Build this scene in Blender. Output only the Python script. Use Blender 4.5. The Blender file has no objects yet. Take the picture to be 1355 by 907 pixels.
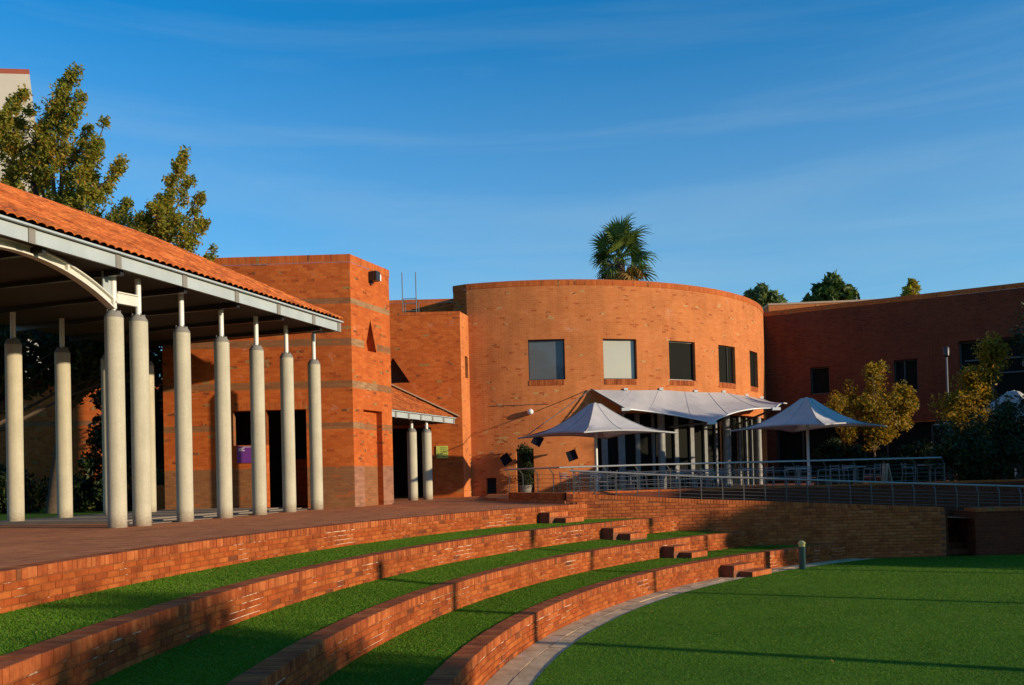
import bpy, math, random
import numpy as np
from mathutils import Vector, Matrix
from mathutils.geometry import tessellate_polygon

# ------------------------------------------------------------------ camera, sky, sun
S = bpy.context.scene
COL = S.collection
PI = math.pi
cd = bpy.data.cameras.new("camera")
cam = bpy.data.objects.new("camera", cd)
COL.objects.link(cam)
cd.sensor_fit = 'HORIZONTAL'
cd.sensor_width = 36.0
cd.lens = 36.0 * 1181.17 / 1355.0
cd.shift_y = 154.9 / 1355.0
cd.clip_end = 5000.0
cam.matrix_world = (Matrix.Translation((0, 0, 2.5)) @ Matrix.Rotation(math.radians(90 + 1.027), 4, 'X')
                    @ Matrix.Rotation(math.radians(-1.4777), 4, 'Z'))
S.camera = cam
S.view_settings.view_transform = 'Standard'
S.view_settings.look = 'None'
S.view_settings.gamma = 1.0
S.view_settings.exposure = 0.08

SUN_EL = math.radians(12.5)
SUN_DIR = Vector((0.908 * math.cos(SUN_EL), -0.42 * math.cos(SUN_EL), math.sin(SUN_EL))).normalized()
SUN_ROT = math.atan2(SUN_DIR.x, SUN_DIR.y)

W = bpy.data.worlds.new("World")
S.world = W
W.use_nodes = True
nt = W.node_tree
for n in list(nt.nodes):
    nt.nodes.remove(n)
out = nt.nodes.new('ShaderNodeOutputWorld')
bg = nt.nodes.new('ShaderNodeBackground')
sky = nt.nodes.new('ShaderNodeTexSky')
sky.sky_type = 'NISHITA'
sky.sun_disc = False
sky.sun_elevation = SUN_EL
sky.sun_rotation = SUN_ROT
sky.air_density = 1.0
sky.dust_density = 0.1
sky.ozone_density = 4.0
bg.inputs['Strength'].default_value = 0.15
hs = nt.nodes.new('ShaderNodeHueSaturation')
hs.inputs['Saturation'].default_value = 1.48
hs.inputs['Value'].default_value = 1.32
hs.inputs['Hue'].default_value = 0.497
nt.links.new(sky.outputs[0], hs.inputs['Color'])
# thin streaks of high cloud
geo = nt.nodes.new('ShaderNodeTexCoord')
mp = nt.nodes.new('ShaderNodeMapping')
mp.inputs['Scale'].default_value = (1.0, 1.0, 11.0)
mp.inputs['Rotation'].default_value = (0.02, -0.06, 0.4)
nt.links.new(geo.outputs['Generated'], mp.inputs['Vector'])
nz = nt.nodes.new('ShaderNodeTexNoise')
nz.inputs['Scale'].default_value = 1.7
nz.inputs['Detail'].default_value = 7.0
nz.inputs['Roughness'].default_value = 0.55
nz.inputs['Distortion'].default_value = 0.5
nt.links.new(mp.outputs[0], nz.inputs['Vector'])
cr = nt.nodes.new('ShaderNodeValToRGB')
cr.color_ramp.elements[0].position = 0.44
cr.color_ramp.elements[0].color = (0, 0, 0, 1)
cr.color_ramp.elements[1].position = 0.78
cr.color_ramp.elements[1].color = (0.15, 0.15, 0.15, 1)
nt.links.new(nz.outputs['Fac'], cr.inputs[0])
mx = nt.nodes.new('ShaderNodeMixRGB')
mx.inputs[2].default_value = (2.9, 3.9, 4.4, 1)
# the thin cloud is denser low over the horizon
sz = nt.nodes.new('ShaderNodeSeparateXYZ')
nt.links.new(geo.outputs['Generated'], sz.inputs[0])
lo = nt.nodes.new('ShaderNodeMapRange')
lo.inputs['From Min'].default_value = 0.14
lo.inputs['From Max'].default_value = 0.45
lo.inputs['To Min'].default_value = 0.42
lo.inputs['To Max'].default_value = 0.025
nt.links.new(sz.outputs[2], lo.inputs['Value'])
add = nt.nodes.new('ShaderNodeMath')
add.operation = 'ADD'
nt.links.new(cr.outputs[0], add.inputs[0])
nt.links.new(lo.outputs[0], add.inputs[1])
nt.links.new(add.outputs[0], mx.inputs[0])
nt.links.new(hs.outputs[0], mx.inputs[1])
nt.links.new(mx.outputs[0], bg.inputs[0])
nt.links.new(bg.outputs[0], out.inputs[0])

sd = bpy.data.lights.new("sun", 'SUN')
sd.energy = 5.0
sd.angle = math.radians(0.8)
sd.color = (1.0, 0.80, 0.56)
sun = bpy.data.objects.new("sun", sd)
COL.objects.link(sun)
sun.rotation_euler = SUN_DIR.to_track_quat('Z', 'Y').to_euler()
sun.location = SUN_DIR * 200

rnd = random.Random(11)
nr = np.random.default_rng(5)

# ------------------------------------------------------------------ object helpers
def tag(o, label=None, cat=None, group=None, kind=None):
    if label: o['label'] = label
    if cat: o['category'] = cat
    if group: o['group'] = group
    if kind: o['kind'] = kind
    return o

def link(name, me, parent=None, loc=None, rz=None, mw=None):
    o = bpy.data.objects.new(name, me)
    COL.objects.link(o)
    if parent is not None:
        o.parent = parent
    if mw is not None:
        o.matrix_basis = mw
    if loc is not None:
        o.location = loc
    if rz is not None:
        o.rotation_euler = (0, 0, rz)
    return o

def thing(name, loc, label, cat, group=None, rz=0.0):
    o = link(name, None, None, loc, rz)
    o.empty_display_size = 0.2
    return tag(o, label, cat, group)

class MB:
    """collects polygons; build() links them as one mesh object"""
    def __init__(s, off=(0, 0, 0)):
        s.v = []; s.f = []; s.uv = []; s.mi = []; s.off = Vector(off); s.smooth = []
    def face(s, pts, uv=None, mi=0, smooth=False):
        b = len(s.v)
        pts = [Vector(p) for p in pts]
        s.v += pts
        s.f.append(list(range(b, b + len(pts))))
        if uv is None:
            n = (pts[1] - pts[0]).cross(pts[2] - pts[0])
            if n.length < 1e-12 and len(pts) > 3:
                n = (pts[2] - pts[0]).cross(pts[3] - pts[0])
            n.normalize()
            if abs(n.z) > 0.8:
                uv = [(p.x, p.y) for p in pts]
            else:
                t = Vector((-n.y, n.x, 0)).normalized()
                uv = [(p.dot(t), p.z) for p in pts]
        s.uv += [tuple(u) for u in uv]
        s.mi.append(mi); s.smooth.append(smooth)
    def box(s, c, d, rz=0.0, mi=0, M=None):
        hx, hy, hz = d[0] / 2, d[1] / 2, d[2] / 2
        P = [Vector((x * hx, y * hy, z * hz)) for z in (-1, 1) for y in (-1, 1) for x in (-1, 1)]
        R = M if M is not None else Matrix.Rotation(rz, 3, 'Z')
        P = [R @ p + Vector(c) for p in P]
        for q in ((0, 2, 3, 1), (4, 5, 7, 6), (0, 1, 5, 4), (1, 3, 7, 5), (3, 2, 6, 7), (2, 0, 4, 6)):
            s.face([P[i] for i in q], mi=mi)
    def bar(s, a, b, w, h, mi=0, up=Vector((0, 0, 1))):
        a = Vector(a); b = Vector(b)
        d = (b - a)
        x = d.normalized()
        y = up.cross(x)
        if y.length < 1e-4: y = Vector((0, 1, 0)).cross(x)
        y.normalize(); z = x.cross(y)
        R = Matrix((x, y, z)).transposed()
        s.box((a + b) / 2, (d.length, w, h), mi=mi, M=R)
    def tube(s, pts, r, n=8, mi=0, cap=True, smooth=True):
        pts = [Vector(p) for p in pts]
        rs = r if isinstance(r, (list, tuple)) else [r] * len(pts)
        rings = []
        up = Vector((0.13, 0.21, 0.97))
        for i, p in enumerate(pts):
            t = (pts[min(i + 1, len(pts) - 1)] - pts[max(i - 1, 0)]).normalized()
            x = up.cross(t)
            if x.length < 0.05: x = Vector((1, 0, 0)).cross(t)
            x.normalize(); y = t.cross(x)
            rings.append([p + (x * math.cos(2 * PI * k / n) + y * math.sin(2 * PI * k / n)) * rs[i] for k in range(n)])
        acc = 0
        for i in range(len(rings) - 1):
            L = (pts[i + 1] - pts[i]).length
            for k in range(n):
                k2 = (k + 1) % n
                u0 = 2 * PI * rs[i] * k / n; u1 = 2 * PI * rs[i] * (k + 1) / n
                s.face([rings[i][k], rings[i][k2], rings[i + 1][k2], rings[i + 1][k]],
                       [(u0, acc), (u1, acc), (u1, acc + L), (u0, acc + L)], mi, smooth)
            acc += L
        if cap:
            s.face(list(reversed(rings[0])), mi=mi); s.face(rings[-1], mi=mi)
    def lathe(s, c, prof, n=20, mi=0, cap=True):
        c = Vector(c)
        rings = [[c + Vector((r * math.cos(2 * PI * k / n), r * math.sin(2 * PI * k / n), z)) for k in range(n)] for r, z in prof]
        for i in range(len(rings) - 1):
            for k in range(n):
                k2 = (k + 1) % n
                s.face([rings[i][k], rings[i][k2], rings[i + 1][k2], rings[i + 1][k]],
                       [(k / n * 2 * PI * prof[i][0], prof[i][1]), ((k + 1) / n * 2 * PI * prof[i][0], prof[i][1]),
                        ((k + 1) / n * 2 * PI * prof[i][0], prof[i + 1][1]), (k / n * 2 * PI * prof[i][0], prof[i + 1][1])], mi, True)
        if cap:
            s.face(list(reversed(rings[0])), mi=mi); s.face(rings[-1], mi=mi)
    def prism(s, poly, z0, z1, mi=0, mtop=None, bottom=True):
        n = len(poly)
        z1f = z1 if callable(z1) else (lambda x, y: z1)
        lo = [Vector((p[0], p[1], z0)) for p in poly]
        hi = [Vector((p[0], p[1], z1f(p[0], p[1]))) for p in poly]
        tris = tessellate_polygon([[Vector((p[0], p[1], 0)) for p in poly]])
        for t in tris:
            a, b, c = [hi[i] for i in t]
            if (b - a).cross(c - a).z < 0: a, b, c = c, b, a
            s.face([a, b, c], mi=mi if mtop is None else mtop)
            if bottom:
                a, b, c = [lo[i] for i in t]
                if (b - a).cross(c - a).z > 0: a, b, c = c, b, a
                s.face([a, b, c], mi=mi)
        area = sum(poly[i][0] * poly[(i + 1) % n][1] - poly[(i + 1) % n][0] * poly[i][1] for i in range(n))
        for i in range(n):
            j = (i + 1) % n
            q = [lo[i], lo[j], hi[j], hi[i]] if area > 0 else [lo[j], lo[i], hi[i], hi[j]]
            s.face(q, mi=mi)
    def mesh(s, name, mats, merge=False):
        me = bpy.data.meshes.new(name)
        vs = [tuple(p - s.off) for p in s.v]
        me.from_pydata(vs, [], s.f)
        uvl = me.uv_layers.new(name='UVMap')
        uvl.data.foreach_set('uv', np.array(s.uv, dtype=np.float32).ravel())
        for m in (mats if isinstance(mats, (list, tuple)) else [mats]):
            me.materials.append(m)
        me.polygons.foreach_set('material_index', s.mi)
        me.polygons.foreach_set('use_smooth', s.smooth)
        if merge or any(s.smooth):
            import bmesh
            bm = bmesh.new(); bm.from_mesh(me)
            bmesh.ops.remove_doubles(bm, verts=bm.verts, dist=0.0004)
            bm.to_mesh(me); bm.free()
            if any(s.smooth):
                try:
                    me.set_sharp_from_angle(angle=math.radians(40))
                except Exception:
                    pass
        me.update()
        return me
    def build(s, name, mats, parent=None, **k):
        if parent is not None and s.off.length == 0:
            s.off = Vector(parent.location)
        return link(name, s.mesh(name, mats), parent, **k)

def mesh_np(name, V, F, mats, uv=None, smooth=False, mi=None):
    """fast mesh from numpy arrays: V (n,3), F (m,k) equal-sized faces"""
    me = bpy.data.meshes.new(name)
    k = F.shape[1]
    me.vertices.add(len(V)); me.vertices.foreach_set('co', V.astype(np.float32).ravel())
    me.loops.add(F.size); me.loops.foreach_set('vertex_index', F.astype(np.int32).ravel())
    me.polygons.add(len(F)); me.polygons.foreach_set('loop_start', (np.arange(len(F)) * k).astype(np.int32))
    if uv is not None:
        ul = me.uv_layers.new(name='UVMap'); ul.data.foreach_set('uv', uv.astype(np.float32).ravel())
    for m in (mats if isinstance(mats, (list, tuple)) else [mats]):
        me.materials.append(m)
    if mi is not None: me.polygons.foreach_set('material_index', mi.astype(np.int32))
    me.update(calc_edges=True)
    me.validate()
    return me

# ------------------------------------------------------------------ materials
class NT:
    def __init__(s, name):
        s.m = bpy.data.materials.new(name); s.m.use_nodes = True
        s.t = s.m.node_tree; s.b = s.t.nodes['Principled BSDF']; s.o = s.t.nodes['Material Output']
    def n(s, kind, **kw):
        x = s.t.nodes.new('ShaderNode' + kind)
        for k, v in kw.items():
            if k.startswith('i_'):
                key = k[2:]
                x.inputs[int(key) if key.isdigit() else key.replace('_', ' ')].default_value = v
            else: setattr(x, k, v)
        return x
    def l(s, a, b): s.t.links.new(a, b)
    def math(s, op, a, b=None):
        x = s.n('Math', operation=op)
        for i, q in enumerate((a, b)):
            if q is None: continue
            if isinstance(q, (int, float)): x.inputs[i].default_value = q
            else: s.l(q, x.inputs[i])
        return x.outputs[0]
    def mix(s, fac, a, b, mode='MIX'):
        x = s.n('MixRGB', blend_type=mode)
        for i, q in enumerate((fac, a, b)):
            if isinstance(q, (int, float)): x.inputs[i].default_value = q
            elif isinstance(q, tuple): x.inputs[i].default_value = (*q, 1) if len(q) == 3 else q
            else: s.l(q, x.inputs[i])
        return x.outputs[0]
    def ramp(s, fac, stops, interp='LINEAR'):
        x = s.n('ValToRGB'); x.color_ramp.interpolation = interp
        e = x.color_ramp.elements
        while len(e) < len(stops): e.new(0.5)
        for i, (p, c) in enumerate(stops):
            e[i].position = p; e[i].color = (*c, 1) if len(c) == 3 else c
        s.l(fac, x.inputs[0]); return x.outputs[0]
    def noise(s, vec, scale, detail=4, rough=0.55, dist=0.0):
        x = s.n('TexNoise'); x.inputs['Scale'].default_value = scale; x.inputs['Detail'].default_value = detail
        x.inputs['Roughness'].default_value = rough; x.inputs['Distortion'].default_value = dist
        if vec is not None: s.l(vec, x.inputs['Vector'])
        return x.outputs['Fac']
    def bump(s, h, strength=0.3, dist=0.02, nrm=None):
        x = s.n('Bump'); x.inputs['Strength'].default_value = strength; x.inputs['Distance'].default_value = dist
        s.l(h, x.inputs['Height'])
        if nrm: s.l(nrm, x.inputs['Normal'])
        return x.outputs[0]
    def done(s, col=None, rough=0.8, nrm=None, metal=0.0, spec=None):
        if col is not None:
            if isinstance(col, tuple): s.b.inputs['Base Color'].default_value = (*col, 1)
            else: s.l(col, s.b.inputs['Base Color'])
        if isinstance(rough, (int, float)): s.b.inputs['Roughness'].default_value = rough
        else: s.l(rough, s.b.inputs['Roughness'])
        s.b.inputs['Metallic'].default_value = metal
        if spec is not None: s.b.inputs['Specular IOR Level'].default_value = spec
        if nrm: s.l(nrm, s.b.inputs['Normal'])
        return s.m

TINT_O = [(0.0, (0.49, 0.105, 0.017)), (0.25, (0.54, 0.120, 0.020)), (0.5, (0.58, 0.140, 0.025)), (0.78, (0.51, 0.105, 0.016)),
          (0.93, (0.40, 0.08, 0.016)), (0.975, (0.22, 0.065, 0.02)), (0.992, (0.36, 0.19, 0.06))]
TINT_L = [(0.0, (0.60, 0.190, 0.052)), (0.3, (0.62, 0.200, 0.057)), (0.6, (0.64, 0.215, 0.066)), (0.8, (0.59, 0.180, 0.048)),
          (0.95, (0.48, 0.115, 0.028)), (0.982, (0.34, 0.11, 0.04)), (0.995, (0.58, 0.32, 0.12))]
TINT_D = [(0.0, (0.29, 0.12, 0.045)), (0.5, (0.32, 0.135, 0.05)), (0.8, (0.26, 0.10, 0.036)), (0.95, (0.40, 0.12, 0.033))]
TINT_SHADE = [(0.0, (0.175, 0.040, 0.016)), (0.4, (0.19, 0.045, 0.018)), (0.75, (0.16, 0.036, 0.014)), (0.93, (0.13, 0.034, 0.014))]  # red brick tints darkened to carry shade on the wing and shaded walls

def brick_mat(name, tints, mortar=(0.36, 0.20, 0.11), bw=0.24, bh=0.086, joint=0.010, stain=0.35, efflo=0.0, bond=0.5, soldier_top=None):
    t = NT(name)
    uv = t.n('TexCoord').outputs['UV']
    sp = t.n('SeparateXYZ'); t.l(uv, sp.inputs[0])
    v = t.math('DIVIDE', sp.outputs[1], bh)
    row = t.math('FLOOR', v)
    odd = t.math('MULTIPLY', t.math('PINGPONG', row, 1.0), bond)
    u = t.math('ADD', t.math('DIVIDE', sp.outputs[0], bw), odd)
    cu = t.math('FLOOR', u)
    cb = t.n('CombineXYZ'); t.l(cu, cb.inputs[0]); t.l(row, cb.inputs[1])
    wn = t.n('TexWhiteNoise', noise_dimensions='2D'); t.l(cb.outputs[0], wn.inputs['Vector'])
    big = t.noise(uv, 0.55, 3, 0.6)
    clus = t.noise(uv, 1.6, 3, 0.6)
    rr = t.math('ADD', wn.outputs['Value'], t.math('MULTIPLY', t.math('SUBTRACT', clus, 0.5), 0.35))
    rr = t.math('MINIMUM', t.math('MAXIMUM', rr, 0.0), 0.999)
    col = t.ramp(rr, tints, 'CONSTANT')
    # mortar joints
    def edge(x, w):
        f = t.math('FRACT', x)
        d = t.math('MINIMUM', f, t.math('SUBTRACT', 1.0, f))
        return t.math('LESS_THAN', d, w)
    m = t.math('MAXIMUM', edge(v, joint / 2 / bh), edge(u, joint / 2 / bw))
    fine = t.noise(uv, 38, 3, 0.6)
    col = t.mix(0.22, col, t.ramp(fine, [(0.3, (0.25, 0.25, 0.25)), (0.7, (1, 1, 1))]), 'MULTIPLY')
    if stain:
        col = t.mix(stain, col, t.ramp(big, [(0.32, (0.55, 0.50, 0.48)), (0.55, (1, 1, 1))]), 'MULTIPLY')
        mps = t.n('Mapping'); mps.inputs['Scale'].default_value = (1.3, 0.22, 1); t.l(uv, mps.inputs['Vector'])
        st = t.noise(mps.outputs[0], 1.8, 4, 0.65)
        col = t.mix(stain * 0.8, col, t.ramp(st, [(0.36, (0.6, 0.55, 0.5)), (0.55, (1, 1, 1))]), 'MULTIPLY')
    col = t.mix(m, col, mortar)
    if efflo:
        e = t.noise(uv, 1.1, 5, 0.7)
        ef = t.ramp(e, [(0.62, (0, 0, 0)), (0.70, (efflo, efflo, efflo))])
        col = t.mix(t.math('MULTIPLY', ef, t.math('ADD', m, 0.15)), col, (0.62, 0.52, 0.42))
    h = t.math('ADD', t.math('MULTIPLY', m, -1.0), t.math('MULTIPLY', fine, 0.35))
    h = t.math('ADD', h, t.math('MULTIPLY', wn.outputs['Value'], 0.35))
    return t.done(col, 0.88, t.bump(h, 0.45, 0.008), spec=0.2)

def piece_mat(name, tints, rough=0.88, stain=1.0):
    """for single bricks: colour varies from piece to piece"""
    t = NT(name)
    g = t.n('NewGeometry'); oi = t.n('ObjectInfo')
    r = t.math('FRACT', t.math('ADD', g.outputs['Random Per Island'], oi.outputs['Random']))
    pos = g.outputs['Position']
    big = t.noise(pos, 0.7, 3)
    r2 = t.math('FRACT', t.math('ADD', r, t.math('MULTIPLY', big, 0.15)))
    col = t.ramp(r2, tints, 'CONSTANT')
    fine = t.noise(pos, 45, 4, 0.65)
    mid = t.noise(pos, 5, 4, 0.6)
    col = t.mix(0.35, col, t.ramp(fine, [(0.3, (0.45, 0.42, 0.4)), (0.65, (1, 1, 1))]), 'MULTIPLY')
    col = t.mix(0.7 * stain, col, t.ramp(mid, [(0.36, (0.42, 0.36, 0.33)), (0.56, (1, 1, 1))]), 'MULTIPLY')
    grime = t.noise(pos, 1.3, 5, 0.7)
    col = t.mix(0.55 * stain, col, t.ramp(grime, [(0.40, (0.45, 0.38, 0.34)), (0.55, (1, 1, 1))]), 'MULTIPLY')
    ef = t.ramp(t.noise(pos, 7.0, 5, 0.75), [(0.66, (0, 0, 0)), (0.74, (0.45, 0.45, 0.45))])
    col = t.mix(ef, col, (0.60, 0.40, 0.26))
    return t.done(col, rough, t.bump(fine, 0.5, 0.01), spec=0.2)

def plain(name, c, rough=0.7, metal=0.0, var=0.25, scale=6.0, bump=0.15, spec=None, fscale=60):
    t = NT(name)
    pos = t.n('TexCoord').outputs['Object']
    a = t.noise(pos, scale, 4, 0.6)
    col = t.mix(var, c, t.ramp(a, [(0.3, (0.35, 0.35, 0.35)), (0.65, (1, 1, 1))]), 'MULTIPLY')
    f = t.noise(pos, fscale, 3)
    return t.done(col, rough, t.bump(f, bump, 0.004) if bump else None, metal, spec)

M_BO = brick_mat('brick_orange', TINT_O, mortar=(0.38, 0.12, 0.04), efflo=0.5)
M_BT = brick_mat('brick_tower', TINT_O, mortar=(0.40, 0.13, 0.045), efflo=0.8, stain=0.3)
M_BL = brick_mat('brick_light_orange', TINT_L, mortar=(0.50, 0.22, 0.08), efflo=0.6, stain=0.4)
M_BD = brick_mat('brick_brown_band', TINT_D, mortar=(0.16, 0.10, 0.06), stain=0.25)
M_BR = brick_mat('brick_shade_darkened', TINT_SHADE, mortar=(0.17, 0.06, 0.03), stain=0.4)
M_BS = brick_mat('brick_soldier', TINT_O, mortar=(0.33, 0.17, 0.08), bw=0.086, bh=0.24, bond=0.0)
M_PAVE = brick_mat('brick_paving', [(0.0, (0.56, 0.185, 0.062)), (0.3, (0.62, 0.21, 0.07)), (0.6, (0.52, 0.16, 0.055)), (0.85, (0.64, 0.23, 0.08)), (0.95, (0.42, 0.13, 0.05))],
                   mortar=(0.30, 0.12, 0.06), bw=0.24, bh=0.12, stain=0.5)
M_PB = piece_mat('single_brick', stain=0.65, tints=[(0.0, (0.38, 0.085, 0.017)), (0.25, (0.43, 0.105, 0.020)), (0.5, (0.47, 0.125, 0.026)), (0.78, (0.39, 0.08, 0.015)), (0.90, (0.30, 0.065, 0.015)), (0.965, (0.21, 0.06, 0.022))])
M_PC = piece_mat('capping_brick', stain=0.65, tints=[(0.0, (0.42, 0.105, 0.028)), (0.2, (0.48, 0.13, 0.036)), (0.45, (0.38, 0.09, 0.024)), (0.7, (0.51, 0.15, 0.042)), (0.88, (0.33, 0.08, 0.024)), (0.97, (0.24, 0.08, 0.03))])
M_PW = piece_mat('ramp_wall_brick', [(0.0, (0.54, 0.145, 0.038)), (0.3, (0.59, 0.165, 0.045)), (0.6, (0.50, 0.125, 0.031)), (0.85, (0.61, 0.185, 0.058)), (0.95, (0.40, 0.10, 0.03))], stain=0.6)
def mortar_mat():
    t = NT('mortar')
    pos = t.n('NewGeometry').outputs['Position']
    a = t.noise(pos, 8, 4)
    col = t.mix(0.5, (0.27, 0.085, 0.03), t.ramp(a, [(0.3, (0.4, 0.4, 0.4)), (0.65, (1, 1, 1))]), 'MULTIPLY')
    e = t.ramp(t.noise(pos, 0.9, 6, 0.8), [(0.53, (0, 0, 0)), (0.60, (0.9, 0.9, 0.9))])
    col = t.mix(e, col, (0.66, 0.50, 0.36))
    return t.done(col, 0.95, t.bump(t.noise(pos, 60, 3), 0.3, 0.004), spec=0.1)
M_MORT = mortar_mat()
M_MORTR = plain('mortar_brown', (0.24, 0.085, 0.035), 0.95, var=0.5, scale=8)
M_MORTD = plain('mortar_dark', (0.20, 0.10, 0.06), 0.95, var=0.5, scale=8)
M_SLAB = piece_mat('path_slab', [(0.0, (0.68, 0.49, 0.28)), (0.35, (0.74, 0.54, 0.31)), (0.7, (0.63, 0.45, 0.255)), (0.9, (0.70, 0.54, 0.37))], stain=0.5)
def column_mat():
    t = NT('concrete_column')
    pos = t.n('NewGeometry').outputs['Position']
    sp = t.n('SeparateXYZ'); t.l(pos, sp.inputs[0])
    a = t.noise(pos, 2.0, 5, 0.6); f = t.noise(pos, 22, 4, 0.7)
    mpz = t.n('Mapping'); mpz.inputs['Scale'].default_value = (9, 9, 0.5); t.l(pos, mpz.inputs['Vector'])
    st = t.noise(mpz.outputs[0], 1.0, 4, 0.6)
    col = t.mix(0.3, (0.52, 0.485, 0.355), t.ramp(a, [(0.3, (0.5, 0.5, 0.48)), (0.65, (1, 1, 1))]), 'MULTIPLY')
    col = t.mix(0.16, col, t.ramp(st, [(0.38, (0.5, 0.48, 0.42)), (0.55, (1, 1, 1))]), 'MULTIPLY')
    col = t.mix(0.15, col, t.ramp(f, [(0.35, (0.4, 0.4, 0.4)), (0.6, (1, 1, 1))]), 'MULTIPLY')
    low = t.math('ADD', sp.outputs[2], t.math('MULTIPLY', t.math('SUBTRACT', f, 0.5), 0.35))
    g = t.ramp(t.math('SUBTRACT', low, 1.68), [(0.0, (0.8, 0.8, 0.8)), (0.28, (0, 0, 0))])
    col = t.mix(g, col, (0.20, 0.14, 0.09))
    return t.done(col, 0.82, t.bump(f, 0.25, 0.006), spec=0.2)
M_CONC = column_mat()
M_CONCD = plain('concrete_cap_grey', (0.22, 0.21, 0.18), 0.85, var=0.3, scale=5)
M_KERB = plain('concrete_kerb', (0.22, 0.18, 0.135), 0.9, var=0.35, scale=3)
M_WHITE = plain('white_painted_steel', (0.72, 0.74, 0.70), 0.45, var=0.15, scale=3, bump=0.05)
M_FASC = plain('fascia_grey_white', (0.40, 0.46, 0.46), 0.5, var=0.25, scale=1.5, bump=0.05)
M_MULL = plain('mullion_grey', (0.20, 0.21, 0.20), 0.6, var=0.6, scale=4)
M_MULC = plain('grey_round_column', (0.30, 0.31, 0.29), 0.6, var=0.6, scale=4)
M_CREAM = plain('cream_steel_arch', (0.64, 0.64, 0.56), 0.5, var=0.2, scale=2, bump=0.05)
M_GUT = plain('gutter_dark', (0.09, 0.10, 0.10), 0.5, var=0.2)
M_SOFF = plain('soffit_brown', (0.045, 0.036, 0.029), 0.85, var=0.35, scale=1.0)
M_TILE = piece_mat('terracotta_tile', [(0.0, (0.62, 0.16, 0.035)), (0.3, (0.68, 0.19, 0.042)), (0.6, (0.57, 0.14, 0.03)), (0.85, (0.70, 0.22, 0.055)), (0.95, (0.47, 0.12, 0.035))], 0.8)
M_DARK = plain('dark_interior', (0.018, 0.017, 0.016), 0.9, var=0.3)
M_FRAME = plain('window_frame_dark', (0.035, 0.035, 0.035), 0.4, var=0.2)
M_STEEL = plain('galvanised_steel', (0.10, 0.10, 0.095), 0.5, 0.3, var=0.2, bump=0.05)
M_ALUD = plain('dull_aluminium', (0.26, 0.255, 0.24), 0.5, 0.3)
M_ALU = plain('brushed_aluminium', (0.36, 0.35, 0.32), 0.42, 0.4, var=0.15, bump=0.03)
M_GREYP = plain('dull_grey_paint', (0.13, 0.14, 0.15), 0.6)
M_GREEN = plain('bollard_green_paint', (0.035, 0.10, 0.075), 0.4, var=0.2)
M_YEL = plain('bollard_cap_yellow', (0.75, 0.62, 0.20), 0.5, var=0.2)
M_LAMPB = plain('black_lamp_body', (0.02, 0.02, 0.02), 0.4)
M_LENS = plain('frosted_lens', (0.75, 0.75, 0.72), 0.2, var=0.1)
M_PURP = plain('purple_sign', (0.16, 0.035, 0.26), 0.5, var=0.1, bump=0)
M_WPAINT = plain('white_lettering', (0.8, 0.8, 0.8), 0.5, var=0.05, bump=0)
M_YG = plain('yellow_green_notice', (0.55, 0.58, 0.10), 0.5, var=0.15, bump=0)
M_INK = plain('notice_dark_ink', (0.06, 0.09, 0.03), 0.6, var=0.1, bump=0)
M_CLAY = plain('flashing_tan', (0.52, 0.36, 0.22), 0.7, var=0.2)
M_TOWERW = plain('pale_render', (0.66, 0.58, 0.46), 0.85, var=0.12, scale=0.3, bump=0)
M_TOWERR = plain('red_coping', (0.42, 0.10, 0.05), 0.8)
M_TOWERG = plain('far_window_glass', (0.12, 0.14, 0.16), 0.2)

def glass_mat(name, base, rough=0.06, spec=0.8, blind=0.0):
    t = NT(name)
    uv = t.n('TexCoord').outputs['Object']
    n = t.noise(uv, 0.6, 2)
    col = t.mix(0.4, base, t.ramp(n, [(0.3, (0.6, 0.6, 0.6)), (0.7, (1, 1, 1))]), 'MULTIPLY')
    t.b.inputs['Coat Weight'].default_value = 0.6
    t.b.inputs['Coat Roughness'].default_value = 0.03
    return t.done(col, rough if not blind else 0.5, t.bump(n, 0.05, 0.02), spec=spec)
M_G_GREY = glass_mat('grey_blind_glass', (0.085, 0.095, 0.095), blind=1)
M_G_PALE = glass_mat('pale_blind_glass', (0.40, 0.40, 0.30), blind=1)
M_G_DARK = glass_mat('dark_green_glass', (0.022, 0.026, 0.018))
M_G_SHADE = glass_mat('unlit_window_glass', (0.012, 0.013, 0.010), rough=0.7, spec=0.05)
M_G_SHADE.node_tree.nodes['Principled BSDF'].inputs['Coat Weight'].default_value = 0.0
M_DIAM = plain('diamond_window_glass', (0.008, 0.012, 0.022), 0.5, var=0.3, bump=0, spec=0.15)
M_G_BLUE = glass_mat('blue_black_glass', (0.006, 0.012, 0.03))

def fabric(name):
    t = NT(name)
    pos = t.n('TexCoord').outputs['Object']
    a = t.noise(pos, 0.9, 4, 0.6, 0.6)
    col = t.mix(0.6, (0.56, 0.53, 0.50), t.ramp(a, [(0.3, (0.62, 0.64, 0.68)), (0.62, (1, 1, 1))]), 'MULTIPLY')
    d = t.n('BsdfTranslucent'); t.l(col, d.inputs[0])
    mxs = t.n('MixShader'); mxs.inputs[0].default_value = 0.10
    t.done(col, 0.7, t.bump(a, 0.3, 0.05), spec=0.3)
    t.l(t.b.outputs[0], mxs.inputs[1]); t.l(d.outputs[0], mxs.inputs[2]); t.l(mxs.outputs[0], t.o.inputs[0])
    return t.m
M_FAB = fabric('sail_fabric')
M_SEAM = plain('fabric_seam', (0.42, 0.41, 0.40), 0.8, var=0.2)

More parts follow.
